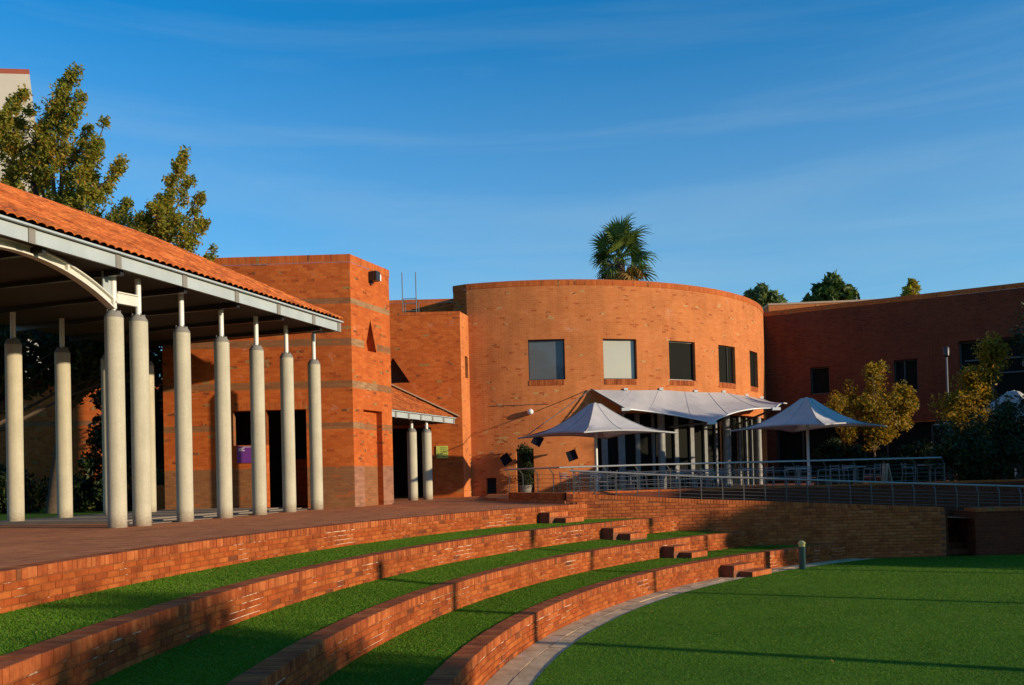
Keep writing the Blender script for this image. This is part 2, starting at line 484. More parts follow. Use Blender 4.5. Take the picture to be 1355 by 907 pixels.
def leaf_mat(name, stops, trans=0.35):
    t = NT(name)
    g = t.n('NewGeometry')
    big = t.noise(g.outputs['Position'], 0.9, 2)
    r = t.math('ADD', t.math('MULTIPLY', g.outputs['Random Per Island'], 0.75), t.math('MULTIPLY', big, 0.4))
    r = t.math('MINIMUM', r, 0.999)
    col = t.ramp(r, stops)
    tr = t.n('BsdfTranslucent'); t.l(t.mix(1.0, col, (1.5, 1.3, 0.6), 'MULTIPLY'), tr.inputs[0])
    mxs = t.n('MixShader'); mxs.inputs[0].default_value = trans
    t.done(col, 0.55, spec=0.3)
    t.l(t.b.outputs[0], mxs.inputs[1]); t.l(tr.outputs[0], mxs.inputs[2]); t.l(mxs.outputs[0], t.o.inputs[0])
    return t.m
M_LF_MIX = leaf_mat('leaves_olive_gold', [(0.0, (0.06, 0.11, 0.016)), (0.35, (0.16, 0.20, 0.026)), (0.65, (0.28, 0.26, 0.03)), (0.88, (0.38, 0.27, 0.03)), (1.0, (0.44, 0.19, 0.035))], 0.45)
M_LF_GOLD = leaf_mat('leaves_gold', [(0.0, (0.05, 0.06, 0.008)), (0.35, (0.16, 0.14, 0.012)), (0.7, (0.36, 0.25, 0.02)), (1.0, (0.40, 0.18, 0.02))], 0.45)
M_LF_DK = leaf_mat('leaves_dark_green', [(0.0, (0.008, 0.020, 0.007)), (0.5, (0.020, 0.042, 0.012)), (0.85, (0.045, 0.065, 0.015)), (1.0, (0.10, 0.09, 0.02))], 0.2)
M_LF_EV = leaf_mat('leaves_evergreen', [(0.0, (0.025, 0.06, 0.012)), (0.5, (0.05, 0.10, 0.018)), (1.0, (0.10, 0.14, 0.025))], 0.25)
M_LF_OL = leaf_mat('leaves_blue_green', [(0.0, (0.06, 0.11, 0.045)), (0.5, (0.11, 0.18, 0.07)), (1.0, (0.18, 0.23, 0.08))], 0.35)
M_PALM = leaf_mat('palm_frond_green', [(0.0, (0.025, 0.065, 0.014)), (0.5, (0.055, 0.11, 0.022)), (1.0, (0.13, 0.18, 0.035))], 0.2)
M_PALMD = leaf_mat('palm_frond_dry', [(0.0, (0.14, 0.08, 0.02)), (0.5, (0.30, 0.17, 0.05)), (1.0, (0.22, 0.16, 0.04))], 0.2)
M_BARK = plain('bark', (0.11, 0.075, 0.05), 0.95, var=0.6, scale=9, bump=0.6, fscale=25)

def grass_ground(name):
    t = NT(name)
    pos = t.n('TexCoord').outputs['Object']
    a = t.noise(pos, 0.35, 5, 0.6, 0.4); b = t.noise(pos, 3.5, 4, 0.7); c = t.noise(pos, 60, 3, 0.7)
    col = t.ramp(a, [(0.3, (0.055, 0.150, 0.006)), (0.5, (0.078, 0.19, 0.008)), (0.7, (0.110, 0.21, 0.012))])
    col = t.mix(0.55, col, t.ramp(b, [(0.3, (0.55, 0.6, 0.5)), (0.65, (1.15, 1.1, 1.0))]), 'MULTIPLY')
    col = t.mix(0.45, col, t.ramp(c, [(0.3, (0.5, 0.55, 0.5)), (0.7, (1.2, 1.2, 1.1))]), 'MULTIPLY')
    dry = t.ramp(t.noise(pos, 0.9, 6, 0.7, 0.8), [(0.62, (0, 0, 0)), (0.74, (0.45, 0.45, 0.45))])
    col = t.mix(dry, col, (0.20, 0.16, 0.06))
    h = t.math('ADD', c, t.math('MULTIPLY', b, 0.8))
    return t.done(col, 0.9, t.bump(h, 0.6, 0.015), spec=0.15)
M_GRASS = grass_ground('mown_grass_ground')
def blade_mat():
    t = NT('grass_blades')
    g = t.n('NewGeometry')
    a = t.noise(g.outputs['Position'], 0.35, 5, 0.6, 0.4)
    dry = t.noise(g.outputs['Position'], 0.9, 6, 0.7, 0.8)
    r = g.outputs['Random Per Island']
    c1 = t.ramp(r, [(0.0, (0.075, 0.185, 0.006)), (0.5, (0.088, 0.205, 0.008)), (0.9, (0.11, 0.22, 0.012)), (0.992, (0.22, 0.21, 0.05))])
    c1 = t.mix(0.6, c1, t.ramp(a, [(0.3, (0.7, 0.75, 0.7)), (0.7, (1.2, 1.15, 1.0))]), 'MULTIPLY')
    c1 = t.mix(t.ramp(dry, [(0.62, (0, 0, 0)), (0.74, (0.45, 0.45, 0.45))]), c1, (0.26, 0.21, 0.08))
    tr = t.n('BsdfTranslucent'); t.l(c1, tr.inputs[0])
    mxs = t.n('MixShader'); mxs.inputs[0].default_value = 0.3
    t.done(c1, 0.6, spec=0.2)
    t.l(t.b.outputs[0], mxs.inputs[1]); t.l(tr.outputs[0], mxs.inputs[2]); t.l(mxs.outputs[0], t.o.inputs[0])
    return t.m
M_BLADE = blade_mat()

# ------------------------------------------------------------------ layout numbers (metres)
CX, CY = 19.69, 6.74                 # centre of the amphitheatre
ZP = 1.68                            # plaza level
TERR = 1.76                          # cafe terrace level
WY = 24.2                            # face of the ramp wall
# radius of face, top, foot of each curved wall (outermost first)
RINGS = [(24.86, 1.68, 1.245), (23.17, 1.285, 0.865), (21.83, 0.845, 0.415), (20.48, 0.445, 0.0)]
RPATH = 19.89
A_END = 202.0
def pol(r, deg, z=0.0):
    a = math.radians(deg)
    return Vector((CX + r * math.cos(a), CY + r * math.sin(a), z))
def a0_of(r, y=WY + 0.12):
    return 180 - math.degrees(math.asin((y - CY) / r))

# ------------------------------------------------------------------ ground, lawn, tiers, plaza
g = MB()
g.face([(-700, -700, -0.03), (700, -700, -0.03), (700, 700, -0.03), (-700, 700, -0.03)])
tag(g.build('ground', M_GRASS), kind='structure')

def disc_sector(mb, r0, r1, a0, a1, z0, z1=None, step=1.0, mi=0):
    n = max(2, int(abs(a1 - a0) / step))
    z1 = z0 if z1 is None else z1
    for i in range(n):
        b0 = a0 + (a1 - a0) * i / n; b1 = a0 + (a1 - a0) * (i + 1) / n
        mb.face([pol(r0, b0, z0), pol(r0, b1, z0), pol(r1, b1, z1), pol(r1, b0, z1)][::-1], mi=mi)

lawn = MB()
poly = [pol(RPATH, a) for a in np.linspace(a0_of(RPATH, WY - 0.25), 250, 110)] + [Vector((60, -14, 0)), Vector((60, WY - 0.25, 0))]
lawn.prism([(p.x, p.y) for p in poly], -0.3, 0.035)
tag(lawn.build('lawn', M_GRASS), kind='structure')

for i, (rr, zt, zf) in enumerate(RINGS[1:]):
    outer = RINGS[i]
    t = MB()
    disc_sector(t, rr + 0.29, outer[0], a0_of(outer[0], WY + 0.1) - 2.5, A_END, zt - 0.02, outer[2] + 0.02, 1.0)
    # taper both ends against the wall (hidden inside it)
    tag(t.build('grass_tier', M_GRASS), kind='structure')

# path round the lawn: bed and slabs
pb = MB()
disc_sector(pb, RPATH - 0.02, 20.50, a0_of(20.5), A_END, -0.006)
path = tag(pb.build('path', M_MORTD), kind='structure')
cw = MB()
cw.prism([(8.3, WY - 0.25), (11.65, WY - 0.22), (11.65, WY + 0.03), (8.3, WY + 0.03)], -0.1, 0.012)
tag(cw.build('kerb', M_KERB), kind='structure')
slabs = MB()
def slab_mesh(r0, r1, dang, name):
    m = MB()
    h = 0.02
    a = math.radians(dang)
    c = [(r * math.cos(b), r * math.sin(b)) for r, b in ((r0, -a / 2), (r1, -a / 2), (r1, a / 2), (r0, a / 2))]
    rc = (r0 + r1) / 2
    m.prism([(x - rc, y) for x, y in c], -0.03, h, bottom=False)
    return m.mesh(name, M_SLAB)
sA = slab_mesh(RPATH + 0.01, RPATH + 0.29, 1.72, 'slab')
sB = slab_mesh(RPATH + 0.305, 20.475, 1.72, 'slab')
a = a0_of(20.5)
k = 0
while a < 198:
    for me, rm, off in ((sA, RPATH + 0.15, 0), (sB, (RPATH + 0.305 + 20.475) / 2, 0.87)):
        p = pol(rm, a + off, rnd.uniform(-0.004, 0.004))
        link('slab', me, path, mw=Matrix.Translation(p) @ Matrix.Rotation(math.radians(a + off) + rnd.uniform(-.004, .004), 4, 'Z'))
    a += 1.76

plaza = MB()
pp = [pol(RINGS[0][0] + 0.24, a) for a in np.linspace(a0_of(RINGS[0][0] + 0.24, 24.9), A_END, 70)]
pl = [(p.x, p.y) for p in pp] + [(-60, -4), (-60, 60), (-1.2, 60), (-1.0, 31), (-0.2, 28.35), (1.45, 25.0)]
plaza.prism(pl, 1.2, ZP - 0.006)
tag(plaza.build('plaza', M_PAVE), kind='structure')
ft = MB()
ft.prism([(-1.0, 31.0), (-0.2, 28.35), (1.45, 25.0), (4.0, 25.75), (13.4, 27.1), (60, 29), (60, 80), (-1.0, 80)], 0.5, TERR)
tag(ft.build('terrace_floor', M_PAVE), kind='structure')

# ------------------------------------------------------------------ brick-by-brick walls
BR = {}
def brick_me(key, d, mat, chamfer=0.006):
    """one brick, front towards -x (its long side along y), slightly chamfered face; origin at its centre"""
    if key in BR: return BR[key]
    lx, ly, lz = d
    m = MB()
    c = chamfer
    F = [Vector((-lx / 2, y * (ly / 2 - c), z * (lz / 2 - c))) for y, z in ((-1, -1), (-1, 1), (1, 1), (1, -1))]
    B = [Vector((-lx / 2 + c, y * ly / 2, z * lz / 2)) for y, z in ((-1, -1), (-1, 1), (1, 1), (1, -1))]
    K = [Vector((lx / 2, y * ly / 2, z * lz / 2)) for y, z in ((-1, -1), (-1, 1), (1, 1), (1, -1))]
    m.face([F[3], F[2], F[1], F[0]][::-1])
    for i in range(4):
        j = (i + 1) % 4
        m.face([F[i], F[j], B[j], B[i]][::-1]); m.face([B[i], B[j], K[j], K[i]][::-1])
    me = m.mesh(key, mat, merge=True)
    import bmesh
    bm = bmesh.new(); bm.from_mesh(me); bmesh.ops.recalc_face_normals(bm, faces=bm.faces); bm.to_mesh(me); bm.free()
    BR[key] = me
    return me

def place_bricks(name, me, mats4, parent, limit=300, cam=Vector((0, 0, 2.5))):
    """nearest `limit` as parts, the rest joined as one part of kind stuff"""
    pw = parent.matrix_basis.copy()
    pinv = Matrix.Translation(-parent.location)
    mats4 = sorted(mats4, key=lambda M: (M.translation - cam).length)
    for M in mats4[:limit]:
        link(name, me, parent, mw=pinv @ M)
    rest = mats4[limit:]
    if rest:
        nv = len(me.vertices)
        co = np.empty(nv * 3); me.vertices.foreach_get('co', co); co = co.reshape(-1, 3)
        F = [list(p.vertices) for p in me.polygons]
        F4 = np.array([f if len(f) == 4 else f + [f[-1]] for f in F])
        Vs = []; Fs = []
        for i, M in enumerate(rest):
            A = np.array(pinv @ M)
            Vs.append(co @ A[:3, :3].T + A[:3, 3]); Fs.append(F4 + i * nv)
        o = link(name + '_courses', mesh_np(name, np.vstack(Vs), np.vstack(Fs), list(me.materials)), parent)
        tag(o, kind='stuff')

LOOK = ['uppermost curved brick wall at the edge of the paved plaza', 'second curved brick wall down from the plaza, between two grass tiers',
        'third curved brick wall down, above the lowest grass tier', 'lowest curved brick wall, standing along the pale slab path']
for i, (R, zt, zf) in enumerate(RINGS):
    a0 = a0_of(R, WY + 0.05)
    root = thing('curved_brick_wall', pol(R, 165, zf), LOOK[i], 'wall', 'curved brick seating walls')
    core = MB()
    disc_sector(core, R + 0.012, R + 0.012, a0, A_END, zf - 0.3, zt - 0.02)  # front sheet
    core = MB()
    n = 90
    for k in range(n):
        b0 = a0 + (A_END - a0) * k / n; b1 = a0 + (A_END - a0) * (k + 1) / n
        core.face([pol(R + 0.014, b0, zf - 0.3), pol(R + 0.014, b1, zf - 0.3), pol(R + 0.014, b1, zt - 0.008), pol(R + 0.014, b0, zt - 0.008)])
        core.face([pol(R + 0.014, b0, zt - 0.008), pol(R + 0.014, b1, zt - 0.008), pol(R + 0.27, b1, zt - 0.008), pol(R + 0.27, b0, zt - 0.008)])
    core.build('mortar_core', M_MORT, root)
    # capping: bricks on edge, ends towards the lawn
    dang = math.degrees(0.0865 / R)
    me = brick_me('cap', (0.27, 0.077, 0.115), M_PC)
    L = []
    a = a0
    while a < A_END:
        L.append(Matrix.Translation(pol(R + 0.135 + rnd.uniform(-.003, .003), a, zt - 0.0575 + rnd.uniform(-.002, .002))) @ Matrix.Rotation(math.radians(a) + rnd.uniform(-.012, .012), 4, 'Z'))
        a += dang
    place_bricks('capping_brick', me, L, root)
    hgt = zt - zf - 0.125
    nc = 4
    ch = hgt / nc
    me = brick_me('face%d' % i, (0.10, 0.229, ch - 0.011), M_PB, 0.005)
    dang = math.degrees(0.24 / R)
    L = []
    for c in range(nc):
        a = a0 + (dang / 2 if c % 2 else 0)
        while a < A_END:
            L.append(Matrix.Translation(pol(R + 0.05 + rnd.uniform(-.003, .003), a, zf + ch * (c + 0.5))) @ Matrix.Rotation(math.radians(a) + rnd.uniform(-.006, .006), 4, 'Z'))
            a += dang
    place_bricks('brick', me, L, root)

# brick steps, two blocks against each curved wall
ST = [(138.25, 140.0), (137.4, 139.2), (135.9, 137.75), (134.2, 136.7)]
SL = ['pair of brick step blocks against the uppermost curved wall', 'pair of brick step blocks against the second curved wall',
      'pair of brick step blocks against the third curved wall', 'pair of brick step blocks down to the path at the lowest curved wall']
M_STEPP = piece_mat('step_capping_brick', [(0.0, (0.46, 0.12, 0.032)), (0.2, (0.52, 0.145, 0.04)), (0.45, (0.43, 0.105, 0.028)), (0.7, (0.55, 0.17, 0.05))], stain=0.35)
M_STEP = brick_mat('step_brick', [(0.0, (0.45, 0.13, 0.045)), (0.3, (0.52, 0.17, 0.06)), (0.6, (0.40, 0.10, 0.035)), (0.9, (0.55, 0.20, 0.08))], mortar=(0.3, 0.15, 0.08), bw=0.086, bh=0.30, bond=0)
for (R, zt, zf), (b0, b1), lab in zip(RINGS, ST, SL):
    am = math.radians((b0 + b1) / 2)
    loc = pol(R - 0.35, (b0 + b1) / 2, zf)
    root = thing('brick_steps', loc, lab, 'steps', 'brick steps on the curved walls')
    wd = math.radians(b1 - b0) * R
    for name, rin, h in (('upper_block', 0.0, 0.29), ('lower_block', 0.34, 0.145)):
        m = MB()
        sh = -0.22 if name == 'lower_block' else 0.0
        m.box(Vector((0.35 - rin - 0.17, sh, h / 2 - 0.05)), (0.34, wd, h + 0.1))
        # joints between the bricks on edge: thin grooves as separate raised bricks
        nb = int(wd / 0.087)
        for q in range(nb):
            y = -wd / 2 + (q + 0.5) * wd / nb + sh
            m.box(Vector((0.35 - rin - 0.17 - 0.006, y, h - 0.05)), (0.352, wd / nb - 0.009, 0.112), mi=1)
        m.off = Vector((0, 0, 0.0001))
        o = m.build(name, [M_MORTR, M_STEPP], root)
        o.rotation_euler = (0, 0, am)

# ------------------------------------------------------------------ ramp wall (straight, brick by brick), inner wall, ramp
def ztop(x):
    return float(np.interp(x, [1.6, 5.1, 6.3, 10.3, 14, 40], [1.97, 1.72, 1.66, 1.42, 1.2, 1.2]))
rw = thing('ramp_wall', (1.6, WY, 0), 'long straight brick retaining wall behind the lawn, its capping sloping down under the ramp rail', 'wall')
core = MB()
xs = list(np.linspace(1.62, 11.70, 22))
for x0, x1 in zip(xs[:-1], xs[1:]):
    core.face([(x0, WY + 0.014, -0.2), (x1, WY + 0.014, -0.2), (x1, WY + 0.014, ztop(x1) - 0.01), (x0, WY + 0.014, ztop(x0) - 0.01)])
    core.face([(x0, WY + 0.014, ztop(x0) - 0.01), (x1, WY + 0.014, ztop(x1) - 0.01), (x1, WY + 0.23, ztop(x1) - 0.01), (x0, WY + 0.23, ztop(x0) - 0.01)])
    core.face([(x1, WY + 0.23, -0.2), (x0, WY + 0.23, -0.2), (x0, WY + 0.23, ztop(x0) - 0.01), (x1, WY + 0.23, ztop(x1) - 0.01)])
core.face([(1.62, WY + 0.23, -0.2), (1.62, WY + 0.014, -0.2), (1.62, WY + 0.014, 1.96), (1.62, WY + 0.23, 1.96)])
core.face([(11.7, WY + 0.014, -0.2), (11.7, WY + 0.23, -0.2), (11.7, WY + 0.23, 1.3), (11.7, WY + 0.014, 1.3)])
core.build('mortar_core', M_MORTR, rw)
me = brick_me('rbrick', (0.10, 0.229, 0.075), M_PW, 0.005)
L = []
RZ = Matrix.Rotation(PI / 2, 4, 'Z')
row = 0
z = 0.02
while z < 1.9:
    x = 1.72 + (0.12 if row % 2 else 0.0)
    while x < 11.6:
        if z + 0.16 < ztop(x) and z + 0.09 > (0.05 if x > 8 else 0):
            # skip the bricks buried behind the grass tiers
            ok = True
            for j in range(4):
                ex = CX - math.sqrt(RINGS[j][0] ** 2 - (WY - CY) ** 2)
                lo = RINGS[j][2] if j < 4 else 0
                if x < ex - 0.3 and z + 0.1 < RINGS[j][1] - 0.05: ok = False
            if ok:
                L.append(Matrix.Translation((x, WY + 0.05 + rnd.uniform(-.003, .003), z + 0.038)) @ RZ)
        x += 0.24
    z += 0.0865; row += 1
place_bricks('brick', me, L, rw)
me = brick_me('rcap', (0.24, 0.077, 0.115), M_PW)
L = []
x = 1.66
while x < 11.65:
    sl = math.atan2(ztop(x + 0.3) - ztop(x - 0.3), 0.6)
    L.append(Matrix.Translation((x, WY + 0.12 - 0.004, ztop(x) - 0.0575)) @ Matrix.Rotation(-sl, 4, 'Y') @ RZ)
    x += 0.0865
place_bricks('capping_brick', me, L, rw)

# wall on the right of the recess
w2 = thing('lawn_wall', (12.5, WY, 0), 'shaded brick wall beyond the dark recess at the far right of the lawn', 'wall')
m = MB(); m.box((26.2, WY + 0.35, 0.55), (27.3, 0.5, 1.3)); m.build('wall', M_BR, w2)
m = MB(); m.box((26.2, WY + 0.35, 1.24), (27.34, 0.56, 0.09)); m.build('capping', M_BS, w2)
rc = thing('wall_recess', (12.1, WY + 1.3, 0), 'dark recessed stairwell opening in the brick wall behind the lawn', 'recess')
m = MB()
m.box((12.15, WY + 1.5, 0.55), (1.0, 0.2, 1.3)); m.box((11.80, WY + 0.86, 0.55), (0.16, 1.18, 1.3))
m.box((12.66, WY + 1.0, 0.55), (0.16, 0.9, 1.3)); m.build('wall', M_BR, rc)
m = MB()
for q in range(3): m.box((12.2, WY + 0.6 + q * 0.3, 0.08 + q * 0.16), (0.74, 0.28, 0.16))
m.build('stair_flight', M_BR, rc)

# ramp surface and inner wall of the terrace
IN = [(1.5, 25.0), (4.0, 25.6), (13.4, 27.0), (40, 28.6)]
rp = MB()
for x0, x1 in zip(np.linspace(1.62, 40, 30)[:-1], np.linspace(1.62, 40, 30)[1:]):
    f = lambda x: float(np.interp(x, [p[0] for p in IN], [p[1] for p in IN])) + 0.1
    rp.face([(x0, WY + 0.2, ztop(x0) - 0.28), (x1, WY + 0.2, ztop(x1) - 0.28), (x1, f(x1), ztop(x1) - 0.28), (x0, f(x0), ztop(x0) - 0.28)])
tag(rp.build('ramp', M_PAVE), kind='structure')
iw = thing('terrace_wall', (4, 25.6, 1), 'low dark brick wall under the upper rail, between ramp and cafe terrace', 'wall')
m = MB()
for (x0, y0), (x1, y1) in zip(IN[:-1], IN[1:]):
    m.prism([(x0, y0), (x1, y1), (x1, y1 + 0.23), (x0, y0 + 0.23)], 0.3, 1.93)
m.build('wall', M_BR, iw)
m = MB()
for (x0, y0), (x1, y1) in zip(IN[:-1], IN[1:]):
    m.prism([(x0, y0 - 0.015), (x1, y1 - 0.015), (x1, y1 + 0.245), (x0, y0 + 0.245)], 1.93, 1.99)
m.build('capping', M_BS, iw)

kb = thing('terrace_kerb', (-0.15, 28.3, ZP), 'short low brick kerb wall with rail at the plaza end of the ramp', 'wall')
a_, b_ = Vector((-0.15, 28.3, 0)), Vector((1.42, 25.05, 0))
d_ = (b_ - a_).normalized(); n_ = Vector((-d_.y, d_.x, 0))
L = []
me = brick_me('rbrick', (0.10, 0.229, 0.075), M_PW)
rz = math.atan2(-n_.y, -n_.x) + PI
Lk = (b_ - a_).length
cap = []
for row in range(2):
    s = 0.12 + (0.12 if row else 0)
    while s < Lk - 0.1:
        L.append(Matrix.Translation(a_ + d_ * s + n_ * 0.05 + Vector((0, 0, ZP + 0.05 + row * 0.0865))) @ Matrix.Rotation(rz, 4, 'Z')); s += 0.24
s = 0.05
me2 = brick_me('rcap', (0.24, 0.077, 0.115), M_PW)
while s < Lk - 0.03:
    cap.append(Matrix.Translation(a_ + d_ * s + n_ * 0.118 + Vector((0, 0, ZP + 0.235))) @ Matrix.Rotation(rz, 4, 'Z')); s += 0.0865
place_bricks('brick', me, L, kb); place_bricks('capping_brick', me2, cap, kb)
m = MB()
p0, p1, p2, p3 = a_ + n_ * 0.012, b_ + n_ * 0.012, b_ + n_ * 0.22, a_ + n_ * 0.22
m.prism([(p.x, p.y) for p in (p0, p1, p2, p3)], ZP - 0.2, ZP + 0.282); m.build('mortar_core', M_MORT, kb)

# ------------------------------------------------------------------ railings
def railing(pts, label, hpost, spacing, lean=Vector((0, 0, 0)), wires=5, post_from=0.0, extra_top=None, start_over=0.1):
    """pts: points on the wall top; top rail at hpost above"""
    P = [Vector(p) for p in pts]
    root = thing('railing', P[0], label, 'railing')
    segs = []
    for a, b in zip(P[:-1], P[1:]): segs.append((a, b, (b - a).length))
    tot = sum(s[2] for s in segs)
    def at(s):
        for a, b, l in segs:
            if s <= l + 1e-6: return a.lerp(b, s / l)
            s -= l
        return P[-1].copy()
    up = Vector((0, 0, 1))
    k = int(tot / spacing)
    for i in range(k + 1):
        p = at(min(tot, i * tot / k))
        m = MB()
        m.bar(p - up * 0.02, p + up * (hpost - 0.17), 0.028, 0.010, up=Vector((0, 1, 0)))
        m.bar(p + up * (hpost - 0.18), p + up * (hpost - 0.01) + lean, 0.03, 0.012, up=Vector((0, 1, 0)))
        m.build('post', M_STEEL, root)
    m = MB(); m.tube([at(-0.0) + up * hpost + lean - (at(1) - at(0)).normalized() * start_over] + [p + up * hpost + lean for p in P[1:]], 0.026, 8); m.build('handrail', M_ALU, root)
    for w in range(wires):
        z = 0.05 + (hpost - 0.24) * w / (wires - 1)
        m = MB(); m.tube([p + up * z for p in P], 0.0065, 5); m.build('rail', M_STEEL, root)
    return root
railing([(-0.1, 28.2, ZP + 0.29), (1.45, 25.06, ZP + 0.29), (4.0, 25.72, 1.99), (13.1, 27.08, 1.99)],
        'upper metal railing along the terrace edge, starting at the plaza kerb', 0.72, 0.95, Vector((-0.12, -0.08, 0)))
railing([(1.66, WY + 0.12, ztop(1.66)), (5.1, WY + 0.12, ztop(5.1)), (6.3, WY + 0.12, ztop(6.3)), (10.3, WY + 0.12, ztop(10.3)), (14.4, WY + 0.12, ztop(14) + 0.0)],
        'lower metal railing sloping down to the right on top of the ramp wall', 0.62, 0.58, Vector((0.0, 0.1, 0)))

# ------------------------------------------------------------------ generic wall with openings
def wall(mb, fn, u0, u1, z0, z1, holes=(), polys=(), breaks=(), step=None, depth=0.25, matfn=None, top=True, ends=True, back=False):
    """fn(u,d)->(x,y), d = depth inwards. holes: (ua,ub,za,zb). polys: list of (u,z) outlines"""
    hs_ = [tuple(h) + (None,) for h in holes]
    for pl_ in polys:
        us = [p[0] for p in pl_]; zs = [p[1] for p in pl_]
        hs_.append((min(us) - 0.02, max(us) + 0.02, min(zs) - 0.02, max(zs) + 0.02, pl_))
    U = {u0, u1}; Z = {z0, z1} | set(breaks)
    for h in hs_:
        U |= {h[0], h[1]}; Z |= {h[2], h[3]}
    U = sorted(u for u in U if u0 - 1e-6 <= u <= u1 + 1e-6); Z = sorted(q for q in Z if z0 - 1e-6 <= q <= z1 + 1e-6)
    if step:
        U2 = []
        for a, b in zip(U[:-1], U[1:]):
            n = max(1, math.ceil((b - a) / step)); U2 += [a + (b - a) * k / n for k in range(n)]
        U = U2 + [U[-1]]
    mf = matfn or (lambda u, q: 0)
    def P(u, q, d=0.0):
        x, y = fn(u, d); return Vector((x, y, q))
    for a, b in zip(U[:-1], U[1:]):
        for c, d in zip(Z[:-1], Z[1:]):
            um, zm = (a + b) / 2, (c + d) / 2
            if any(h[0] < um < h[1] and h[2] < zm < h[3] for h in hs_): continue
            mb.face([P(a, c), P(b, c), P(b, d), P(a, d)], [(a, c), (b, c), (b, d), (a, d)], mf(um, zm))
            if back: mb.face([P(b, c, depth), P(a, c, depth), P(a, d, depth), P(b, d, depth)], [(b, c), (a, c), (a, d), (b, d)], mf(um, zm))
    for h in hs_:
        a, b, c, d, pl_ = h
        if pl_ is None:
            o = [(a, c), (b, c), (b, d), (a, d)]
            if step:
                n = max(1, math.ceil((b - a) / step))
                o = [(a + (b - a) * k / n, c) for k in range(n)] + [(b, c)] + [(b + (a - b) * k / n, d) for k in range(n)] + [(a, d)]
        else:
            o = pl_
            ar = sum(o[i][0] * o[(i + 1) % len(o)][1] - o[(i + 1) % len(o)][0] * o[i][1] for i in range(len(o)))
            if ar < 0: o = o[::-1]
            rect = [(a, c), (b, c), (b, d), (a, d)]
            allp = rect + list(o)
            tr = tessellate_polygon([[Vector((x, y, 0)) for x, y in rect], [Vector((x, y, 0)) for x, y in o[::-1]]])
            allp = rect + list(o[::-1])
            for t3 in tr:
                q = [allp[i] for i in t3]
                if (q[1][0] - q[0][0]) * (q[2][1] - q[0][1]) - (q[2][0] - q[0][0]) * (q[1][1] - q[0][1]) < 0: q = q[::-1]
                mb.face([P(*x) for x in q], q, mf((a + b) / 2, (c + d) / 2))
        n = len(o)
        for i in range(n):
            p, q = o[i], o[(i + 1) % n]
            L_ = math.hypot(q[0] - p[0], q[1] - p[1])
            uvv = [(p[0], p[1]), (q[0], q[1]), (q[0] + depth * (p[0] == q[0]), q[1] + depth * (p[0] != q[0])), (p[0] + depth * (p[0] == q[0]), p[1] + depth * (p[0] != q[0]))]
            mb.face([P(*p), P(p[0], p[1], depth), P(q[0], q[1], depth), P(*q)], [uvv[0], uvv[3], uvv[2], uvv[1]], mf((p[0] + q[0]) / 2, (p[1] + q[1]) / 2 - 0.001))
    if top:
        for a, b in zip(U[:-1], U[1:]):
            mb.face([P(a, z1), P(b, z1), P(b, z1, depth), P(a, z1, depth)], [(a, 0), (b, 0), (b, depth), (a, depth)], mf((a + b) / 2, z1 - 0.01))
            mb.face([P(b, z0, depth), P(b, z1, depth), P(a, z1, depth), P(a, z0, depth)], None, 0) if False else None
    if ends:
        for u, sg in ((u0, 1), (u1, -1)):
            for c, d in zip(Z[:-1], Z[1:]):
                f = [P(u, c), P(u, d), P(u, d, depth), P(u, c, depth)]
                mb.face(f if sg > 0 else f[::-1], None, mf(u + sg * 0.01, (c + d) / 2))

def straight(a, b):
    a = Vector((a[0], a[1])); b = Vector((b[0], b[1])); d = (b - a).normalized(); n = Vector((-d.y, d.x))
    return (lambda u, dd: tuple(a + d * u + n * dd)), (b - a).length, d, n

def window_in(parent, fn, ua, ub, za, zb, d, pane_mat, fr=0.05, mull=()):
    fo = None
    for (u0, u1, z0, z1) in ((ua, ub, za, za + fr), (ua, ub, zb - fr, zb), (ua, ua + fr, za + fr, zb - fr), (ub - fr, ub, za + fr, zb - fr)) + tuple((q - fr / 2, q + fr / 2, za + fr, zb - fr) for q in mull):
        if fo is None: fo = MB()
        A = [Vector((*fn(u, dd), z)) for z in (z0, z1) for dd in (d - 0.04, d + 0.03) for u in (u0, u1)]
        for q in ((0, 2, 3, 1), (4, 5, 7, 6), (0, 1, 5, 4), (1, 3, 7, 5), (3, 2, 6, 7), (2, 0, 4, 6)):
            fo.face([A[i] for i in q])
    w = fo.build('window', M_FRAME, parent)
    pm = MB(); pm.off = Vector(parent.location)
    pm.face([Vector((*fn(u, d), z)) for u, z in ((ua + fr * .5, za + fr * .5), (ub - fr * .5, za + fr * .5), (ub - fr * .5, zb - fr * .5), (ua + fr * .5, zb - fr * .5))])
    link('pane', pm.mesh('pane', pane_mat), w)
    return w

# ------------------------------------------------------------------ curved (drum) building
DC, DR = (1.53, 48.95), 12.0
DTOP = 10.60
def dfn(u, d):
    a = u / DR
    return (DC[0] + (DR - d) * math.cos(a), DC[1] + (DR - d) * math.sin(a))
def dd(deg): return math.radians(deg) * DR
drum = thing('curved_brick_building', (1.53, 40, ZP), 'tall curved orange brick building with square windows, behind the cafe sails', 'building')
def sq(th, zc, r, rot, s=None):
    u0 = dd(th)
    return [(u0 + r * math.cos(math.radians(rot + 90 * k)), zc + r * math.sin(math.radians(rot + 90 * k))) for k in range(4)]
WINS = [(-93.6, -86.3), (-78.5, -71.3), (-63.7, -56.7), (-49.3, -42.8), (-35.2, -29.4)]
OPL, OPR, OPZ = dd(-80.9), dd(-20.0), 5.0
dia = [sq(-98.6, 3.18, 0.30, -11), sq(-92.2, 3.93, 0.30, 16), sq(-85.4, 3.27, 0.30, 64), ]
mb = MB()
holes = [(dd(a), dd(b), 6.43, 8.12) for a, b in WINS]
